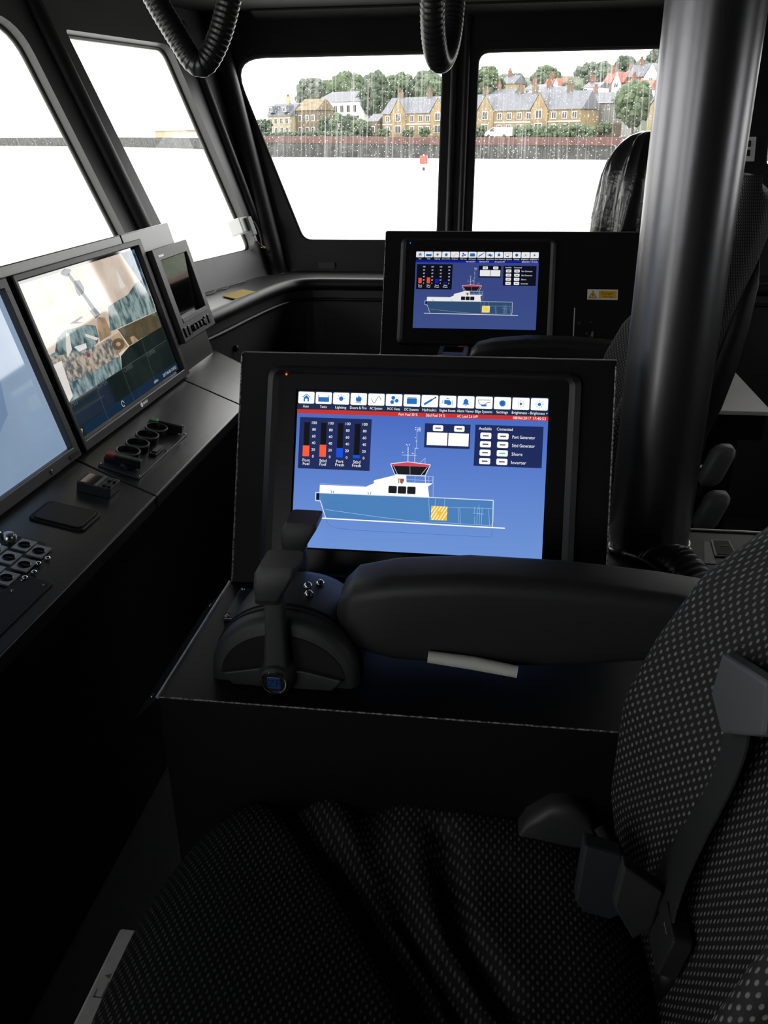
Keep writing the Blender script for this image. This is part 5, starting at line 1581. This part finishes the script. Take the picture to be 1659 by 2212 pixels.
def front_gable(o, xc, w_, y, ze, zr, m, depth=3.0, z0=0.0, roof=None):
    b = LB()
    h = w_ / 2
    poly = [(xc - h, z0), (xc + h, z0), (xc + h, ze), (xc, zr), (xc - h, ze)]
    b.prism(poly, Frame((0, y, 0), (1, 0, 0), (0, 0, 1), (0, 1, 0)), -0.5, depth)
    g = b.build('gable', m, o)
    if roof:
        rb = LB()
        for s_ in (-1, 1):
            rb.add([V(xc, y - 0.55, zr + 0.12), V(xc + s_ * (h + 0.25), y - 0.55, ze - 0.1), V(xc + s_ * (h + 0.25), y + depth, ze - 0.1), V(xc, y + depth, zr + 0.12)], [(0, 1, 2, 3)])
        rb.build('gable_roof', roof, g)
def chimney(o, x, y, z0, z1, m, w_=1.0):
    c = LB().box((x - w_ / 2, y - 0.4, z0), (x + w_ / 2, y + 0.4, z1)).build('chimney', m, o)
    pb = LB()
    for d in (-0.28, 0.0, 0.28):
        pb.tube([(x + d * w_, y, z1), (x + d * w_, y, z1 + 0.5)], 0.12, 6)
    pb.build('chimney_pots', BRICK, c)

# long honey-stone terrace
T = bld('stone_terrace', -35, 13, 0.8, 'long honey stone terrace with slate roof and four pointed gables facing the quay')
walls(T, -25.5, 24.8, 0, 8, 4.9, STONE, gable=8.3)
gable_roof(T, -25.5, 24.8, 0, 8, 4.9, 8.4, SLATE, 0.3)
LB().box((-25.5, -0.12, 2.55), (24.8, 0.02, 2.8)).build('string_course', WFRAME, T)
for xc_, w_, zr in ((-20.6, 4.0, 8.0), (-9.6, 4.0, 7.8), (2.7, 4.0, 7.9), (15.6, 3.8, 8.1)):
    front_gable(T, xc_, w_, 0, 5.0, zr, STONE, 4.0, roof=SLATE)
    win(T, xc_, 0.9, 1.5, 1.4, -0.5); win(T, xc_, 3.4, 1.2, 1.4, -0.5)
for x in (-24, -17, -14.6, -12.6, -6, -3.6, -1, 6, 8.4, 10.8, 13, 18.8, 21.2, 23.4):
    win(T, x, 3.3, 0.9, 1.1, 0); win(T, x, 0.8, 0.9, 1.3, 0)
for x in (-23, -15, -5.5, 0, 8.5, 12, 20):
    chimney(T, x, 4, 7.6, 9.5, BROWNS, 1.1)
LB().box((17.5, 7.9, 0), (24.9, 8.6, 6.0)).build('rear_wing', BROWNS, T)

A = bld('pale_stone_house', -95.6, 15, 1.4, 'pale stone house with dark dormers at the left end of the quay')
walls(A, -4.4, 3.6, 0, 7, 4.6, PALE, gable=7.4)
gable_roof(A, -4.4, 3.6, 0, 7, 4.6, 7.6, SLATE, 0.3)
for x in (-2.9, 2.0):
    LB().box((x - 0.9, -0.2, 5.4), (x + 0.9, 2.5, 7.0)).build('dormer', mat('dormer_slate', (0.10, 0.11, 0.14), 0.7), A)
    win(A, x, 5.7, 0.9, 0.9, -0.2)
for x in (-3.3, -1.4, 0.6, 2.5):
    win(A, x, 2.8, 0.9, 1.2, 0); win(A, x, 0.6, 0.9, 1.3, 0)
chimney(A, 0, 3.5, 7.0, 9.2, PALE)
B = bld('ivy_brown_house', -87.9, 17, 1.2, 'brown ivy-covered house beside the pale stone house')
walls(B, -3.6, 3.2, 0, 7, 6.0, BROWNS, gable=8.6)
gable_roof(B, -3.6, 3.2, 0, 7, 6.0, 8.7, mat('mossy_tiles', (0.15, 0.115, 0.065), 0.8, noise=(1.0, 0.7, 1.3)), 0.3)
for x in (-2.4, 0, 2.0):
    win(B, x, 3.6, 0.9, 1.2, 0); win(B, x, 0.8, 0.9, 1.2, 0)
C_ = bld('white_villa', -89.6, 31, 3.0, 'white rendered villa with a low grey hipped roof above the trees')
walls(C_, -8, 7.4, 0, 8, 6.4, RENDER)
gable_roof(C_, -8, 7.4, 0, 8, 6.4, 9.0, SLATE, 0.5, hip=3.2)
walls(C_, -8.0, -2.5, -4, 0, 4.5, RENDER, name='front_wing')
for x in (-6.6, -4, -0.6, 1.6, 3.8, 6.0):
    win(C_, x, 3.9, 1.0, 1.6, 0)
for x in (-0.6, 1.6, 3.8, 6.0):
    win(C_, x, 0.6, 1.0, 1.8, 0)
LB().box((-2.4, -1.2, 2.7), (7.4, 0.0, 3.0)).build('veranda_roof', SLATE, C_)
for x in (-2.2, 0.2, 2.6, 5.0, 7.2):
    LB().box((x - 0.1, -1.1, 0), (x + 0.1, -0.9, 2.7)).build('veranda_post', RENDER, C_)
D_ = bld('small_brown_cottage', -63.0, 12.5, 1.0, 'small brown cottage squeezed beside the terrace end')
walls(D_, -1.6, 1.4, 0, 5, 3.2, BROWNS, gable=4.8); gable_roof(D_, -1.6, 1.4, 0, 5, 3.2, 4.9, SLATE, 0.2); win(D_, 0, 1.0, 0.9, 1.1, 0)
E_ = bld('corrugated_shed', -9.0, 22.5, 0.5, 'pale grey corrugated shed beside the big tree', 'shed')
walls(E_, -3.5, 3.5, 0, 8, 6.4, CORR)
for i in range(14):
    LB().box((-3.45 + i * 0.5, -0.12, 2.6), (-3.25 + i * 0.5, 0.0, 6.4)).build('rib', CORR, E_)
LB().box((-3.5, -0.06, 0), (3.5, -0.02, 2.5)).build('shed_base', BROWNS, E_)
LB().box((-3.8, -0.4, 6.4), (3.8, 8.2, 6.6)).build('roof', mat('shed_roof', (0.5, 0.5, 0.48), 0.6), E_)
F_ = bld('tan_gabled_house', 10.5, 8, 0.6, 'tan gabled house with white windows beside the pole')
walls(F_, -4.4, 6, 0, 8, 5.6, STONE); gable_roof(F_, -4.4, 6, 0, 8, 5.6, 8.4, SLATE, 0.2)
front_gable(F_, -1.2, 6.2, 0, 5.0, 9.6, mat('tan_stone', (0.25, 0.18, 0.09), 0.85, noise=(0.8, 0.85, 1.15)), 6, roof=SLATE)
for x in (-2.6, -0.2):
    win(F_, x, 4.0, 1.3, 1.9, -0.5); win(F_, x, 0.7, 1.6, 1.8, -0.5)
chimney(F_, 3, 4, 8, 10.4, BROWNS)

# hillside houses
def hill_house(r, k_, z, w_, wallm, roofm, h, rh, label, gab=True, over=0.3, wins=2, gm=None):
    o = bld('hillside_house', r, k_, z, label, 'house', 'houses on the hillside')
    walls(o, -w_ / 2, w_ / 2, 0, 6, h, wallm, gable=h + rh)
    gable_roof(o, -w_ / 2, w_ / 2, 0, 6, h, h + rh, roofm, over)
    if gab:
        front_gable(o, w_ * 0.22, w_ * 0.45, 0, h * 0.95, h + rh * 0.95, gm or RENDER, 3, roof=roofm)
        win(o, w_ * 0.22, h * 0.55, 0.8, 0.9, -0.5)
    for i in range(wins):
        win(o, -w_ * 0.35 + i * w_ * 0.32, h * 0.5, 0.8, 1.0, 0)
    chimney(o, -w_ * 0.3, 3, h + rh - 0.4, h + rh + 1.2, BRICK, 0.8)
    return o
hill_house(-39, 55, 9.5, 5.6, RENDER, REDT, 1.6, 2.8, 'hillside house with an orange tiled roof and white gable', gm=RENDER)
hill_house(-38.5, 45, 8.6, 5.4, RENDER, SLATE, 2.4, 1.2, 'low white hillside house behind the terrace roof', gab=False)
hill_house(-26, 50, 8.6, 3.8, RENDER, SLATE, 2.6, 1.2, 'small white hillside house above the shed', gab=False, wins=1)
hill_house(-49, 50, 9.6, 3.6, PALE, SLATE, 3.2, 2.0, 'small tan hillside house with a chimney left of the orange roof', gab=False, wins=1)
hill_house(-25, 60, 10.2, 5.0, BRICK, REDT, 2.2, 2.5, 'hillside house with a bright red hipped roof', gm=RENDER, wins=1)
hill_house(-24.4, 68, 12.0, 3.2, RENDER, SLATE, 1.8, 1.9, 'narrow white gabled hillside house beside the red roof', gm=RENDER, wins=1)
hill_house(-17.8, 62, 10.6, 8.2, BRICK, SLATE, 3.0, 2.9, 'large brick hillside house with grey roof and white gable', gm=RENDER)
hill_house(-30.5, 38, 7.0, 6.5, STONE, SLATE, 2.2, 2.0, 'grey-roofed hillside house behind the terrace gable', gab=False)
hill_house(-11.5, 42, 8.0, 6.0, RENDER, REDT, 2.0, 2.0, 'white hillside house with a red roof above the shed', gab=False)
hill_house(-15, 30, 4.5, 6.0, PALE, SLATE, 2.8, 2.0, 'pale house with a slate roof between terrace and shed', gab=False)
hill_house(-43, 36, 6.5, 6.0, BROWNS, SLATE, 2.4, 2.2, 'brown hillside house behind the mullion', gab=False)

# van
vn = bld('white_van', -23.8, 3.2, 0.5, 'white panel van parked on the quay', 'van')
prof = [(-2.7, 0.35), (2.7, 0.35), (2.7, 2.0), (-0.9, 2.0), (-1.7, 1.55), (-2.65, 1.1)]
LB().prism(prof, Frame((0, 0, 0), (1, 0, 0), (0, 0, 1), (0, 1, 0)), 0, 1.9).build('body', RENDER, vn, bevel=0.08)
LB().prism([(-1.65, 1.45), (-1.0, 1.85), (-0.5, 1.85), (-0.5, 1.2), (-1.6, 1.2)], Frame((0, -0.02, 0), (1, 0, 0), (0, 0, 1), (0, 1, 0)), 0, 0.03).build('window', WPANE, vn)
for x in (-1.8, 1.8):
    LB().lathe([(0.36, 0), (0.36, 0.25), (0.2, 0.27)], Frame((x, 0.22, 0.36), (1, 0, 0), (0, 0, 1), (0, -1, 0)), 16).build('wheel', BLKP, vn)

# trees, hedge and shrubs
LEAF = [mat('leaf_dark', (0.030, 0.048, 0.025), 0.8, noise=(0.9, 0.6, 1.5)), mat('leaf_mid', (0.050, 0.074, 0.034), 0.8, noise=(0.9, 0.6, 1.5)), mat('leaf_grey', (0.062, 0.078, 0.055), 0.8, noise=(0.9, 0.7, 1.4))]
BARK = mat('bark', (0.08, 0.06, 0.045), 0.9)
def blob(mb, c, r):
    t = (1 + 5 ** 0.5) / 2
    vs = np.array([(-1, t, 0), (1, t, 0), (-1, -t, 0), (1, -t, 0), (0, -1, t), (0, 1, t), (0, -1, -t), (0, 1, -t), (t, 0, -1), (t, 0, 1), (-t, 0, -1), (-t, 0, 1)]) / 1.902
    fs = [(0, 11, 5), (0, 5, 1), (0, 1, 7), (0, 7, 10), (0, 10, 11), (1, 5, 9), (5, 11, 4), (11, 10, 2), (10, 7, 6), (7, 1, 8), (3, 9, 4), (3, 4, 2), (3, 2, 6), (3, 6, 8), (3, 8, 9), (4, 9, 5), (2, 4, 11), (6, 2, 10), (8, 6, 7), (9, 8, 1)]
    q = rng.normal(size=(3, 3)); q, _ = np.linalg.qr(q)
    jit = 1 + rng.uniform(-0.25, 0.25, (12, 1))
    mb.add((vs * jit) @ q.T * r + c, fs)
def tree(r, k_, z0, wid, zt, lm, label, name='tree', cat='tree', group='trees on the far shore', n=150, trunk=True, depth=None):
    zg = min(z0, ground_z(r, k_))
    o = bld(name, r, k_, zg, label, cat, group)
    base = z0 - zg
    H = zt - zg
    crown = LB()
    cz = (base + H) / 2 + (0.06 * H if trunk else 0)
    rz = (H - base) / 2 * 0.98
    for i in range(n):
        d = rng.normal(size=3); d /= np.linalg.norm(d)
        q = rng.uniform(0.45, 1.0) ** 0.6
        s_ = 0.16 + 0.10 * rng.uniform()
        c = V(d[0] * wid / 2 * q * 0.88, d[1] * (depth or wid) / 2 * q * 0.88, cz + d[2] * rz * q * 0.88)
        blob(crown, c, max(0.35, s_ * min(wid, 2 * rz) * 0.62))
    crown.build('crown', LEAF[lm], o)
    if trunk:
        LB().tube([(0, 0, -0.5), (0.1, 0, cz * 0.6), (0, 0.1, cz + rz * 0.4)], [0.35, 0.25, 0.1], 7).build('trunk', BARK, o)
    return o
TR = [(2.2, 10, 1.6, 7.2, 10.0, 1, 'big bushy green tree left of the tan gabled house'),
      (-48.6, 40, 7.5, 7.5, 15.8, 1, 'round green tree right of the window mullion'),
      (-51.5, 75, 11.5, 8.5, 17.8, 1, 'tree on the hill behind the orange roof'),
      (-46.4, 95, 13.5, 13.5, 19.6, 2, 'wide grey-green tree row high on the hill'),
      (-41.9, 105, 14.5, 6.5, 21.3, 0, 'dark tree on the skyline above the red roof'),
      (-30, 100, 14.5, 7.0, 22.6, 0, 'tallest dark tree on the skyline beside the pole'),
      (-114.5, 50, 7.5, 12.0, 16.4, 2, 'grey-green trees at the left end behind the villa'),
      (-106.5, 55, 7.5, 14.0, 17.6, 1, 'tall green trees behind the villa roof'),
      (-80.8, 36, 4.0, 8.5, 16.0, 0, 'dark dense tree right of the white villa'),
      (-83.5, 50, 7.0, 9.0, 16.4, 1, 'green tree behind the dark one by the villa'),
      (-75.5, 52, 7.0, 9.0, 16.8, 0, 'deep green tree behind the terrace left half'),
      (-69.4, 45, 6.5, 8.6, 15.2, 1, 'green tree above the terrace chimneys'),
      (-62, 55, 7.5, 9.0, 16.0, 0, 'dark tree hidden partly by the mullion'),
      (-95, 8, 1.2, 5.5, 5.2, 0, 'dark bush left of the pale stone house'),
      (-57, 62, 9.0, 9.0, 15.4, 2, 'pale tree above the terrace behind the mullion'),
      (-8.5, 75, 12, 8.0, 17.5, 1, 'hilltop tree behind the brick house'),
      (-34, 70, 11.0, 7.0, 15.8, 2, 'grey-green tree between the orange and red roofs'),
      (-19.5, 36, 5.5, 4.5, 9.6, 1, 'green tree behind the terrace right end'),
      (-7.0, 58, 9.5, 5.0, 14.5, 1, 'green tree below the brick house'),
      (-21, 84, 13, 9.0, 18.5, 0, 'dark tree behind the brick house roof'),
      (-44.5, 62, 8.5, 6.5, 14.6, 0, 'dark tree between the tan and orange hillside roofs'),
      (-54.5, 47, 6.0, 6.0, 12.6, 0, 'dark tree just right of the mullion above the terrace'),
      (-33.5, 54, 7.5, 6.0, 12.8, 1, 'green tree above the terrace roof beside the small white house'),
      (-29.5, 64, 9.5, 5.0, 15.0, 0, 'dark tree left of the red roof'),
      (-37, 84, 12.0, 8.0, 17.2, 1, 'green hilltop tree above the orange roof'),
      (-14.0, 52, 7.5, 5.5, 12.0, 1, 'green tree above the shed roof'),
      (-62, 75, 10.0, 10.0, 16.6, 2, 'grey-green hilltop tree behind the mullion'),
      (-26.5, 80, 12.5, 6.0, 18.2, 2, 'pale hilltop tree above the red roof'),
      (-16.5, 92, 14.0, 8.0, 20.0, 1, 'hilltop tree hidden partly by the pole')]
for r, k_, z0, wid, zt, lm, lab in TR:
    tree(r, k_, z0, wid, zt, lm, lab, n=int(min(220, 90 + wid * 9)))
SHR = [(-77.5, 12, 3.6, 5.8, 'first'), (-73.8, 12.5, 4.2, 6.4, 'second'), (-70.2, 13, 3.8, 6.0, 'third'), (-66.8, 12, 4.2, 5.0, 'fourth'), (-64.2, 11, 3.2, 3.8, 'fifth')]
for i, (r, k_, wid, zt, nth) in enumerate(SHR):
    tree(r, k_, 0.9, wid, zt, i % 2, '%s leafy shrub from the left between the villa and the terrace' % nth, 'shrub', 'shrub', 'shrubs between villa and terrace', 70, False)
for i, (r, wid, zt, lab) in enumerate(((-56.5, 3.2, 2.8, 'low garden bush before the first terrace gable'), (-49.5, 3.0, 2.6, 'low garden bush before the terrace left of the mullion'), (-45.0, 2.6, 2.8, 'low garden bush at the second terrace gable'), (-30.6, 3.4, 3.0, 'low garden bush left of the white van'), (-33.6, 2.6, 2.6, 'low garden bush at the third terrace gable'), (-2.6, 3.0, 3.4, 'bush at the foot of the big tree'))):
    tree(r, 8, 0.6, wid, zt, 1, lab, 'garden_bush', 'bush', 'bushes along the quay', 50, False)
hd = bld('quay_hedge', -13, 6, 0.5, 'long clipped green hedge on the quay right of the van', 'hedge')
hb = LB()
for i in range(420):
    blob(hb, V(rng.uniform(-9.0, 9.2), rng.uniform(-0.7, 0.7), rng.uniform(0.2, 1.9) + 0.25 * math.sin(i)), rng.uniform(0.35, 0.6))
hb.build('foliage', LEAF[1], hd)
hd2 = bld('garden_hedge', -86, 6, 0.9, 'low dark hedge in front of the stone houses on the left', 'hedge')
hb = LB()
for i in range(320):
    blob(hb, V(rng.uniform(-9.0, 22), rng.uniform(-0.6, 0.6), rng.uniform(0.2, 1.0)), rng.uniform(0.35, 0.55))
hb.build('foliage', LEAF[0], hd2)

# red-topped channel marker standing in the water
mk = thing('channel_marker', (-6.9, 74.0, WATERZ), 'red square topmark on a pale pole standing in the water', 'channel marker')
MB().tube([(-6.9, 74, WATERZ - 1), (-6.9, 74, -0.05)], 0.05, 10).build('pole', RENDER, mk)
MB().box((-7.2, 73.75, -0.75), (-6.6, 74.25, -0.15)).build('topmark', mat('marker_red', (0.50, 0.055, 0.05), 0.5), mk, bevel=0.03)
MB().lathe([(0.12, 0), (0.10, 0.25)], Frame((-6.9, 74, -1.25), (1, 0, 0), (0, 1, 0)), 10).build('collar', DGREYP, mk)

# long low shed on the distant breakwater, and one tree beside it
hs_ = thing('breakwater_shed', (-150.0, 420.0, 1.3), 'long low pale shed on the distant breakwater in the corner window', 'shed', None, math.atan2(-76.0, 57.0))
LB().box((-42, -4, -2), (34, 4, 2.6)).build('walls', PALE, hs_)
LB().box((-10, -4.2, -0.5), (34, -3.9, 1.6)).build('pale_doors', RENDER, hs_)
gable_roof(hs_, -42, 34, -4, 4, 2.6, 3.6, SLATE, 0.4)
to = thing('breakwater_tree', (-121.0, 378.0, 2.0), 'small lone tree at the end of the breakwater shed', 'tree')
cr_ = LB()
for i in range(40):
    d = rng.normal(size=3); d /= np.linalg.norm(d)
    blob(cr_, V(d[0] * 2.2, d[1] * 2.2, 5.0 + d[2] * 2.4), 0.9)
cr_.build('crown', LEAF[0], to)
LB().tube([(0, 0, -1), (0, 0, 4.5)], 0.25, 7).build('trunk', BARK, to)
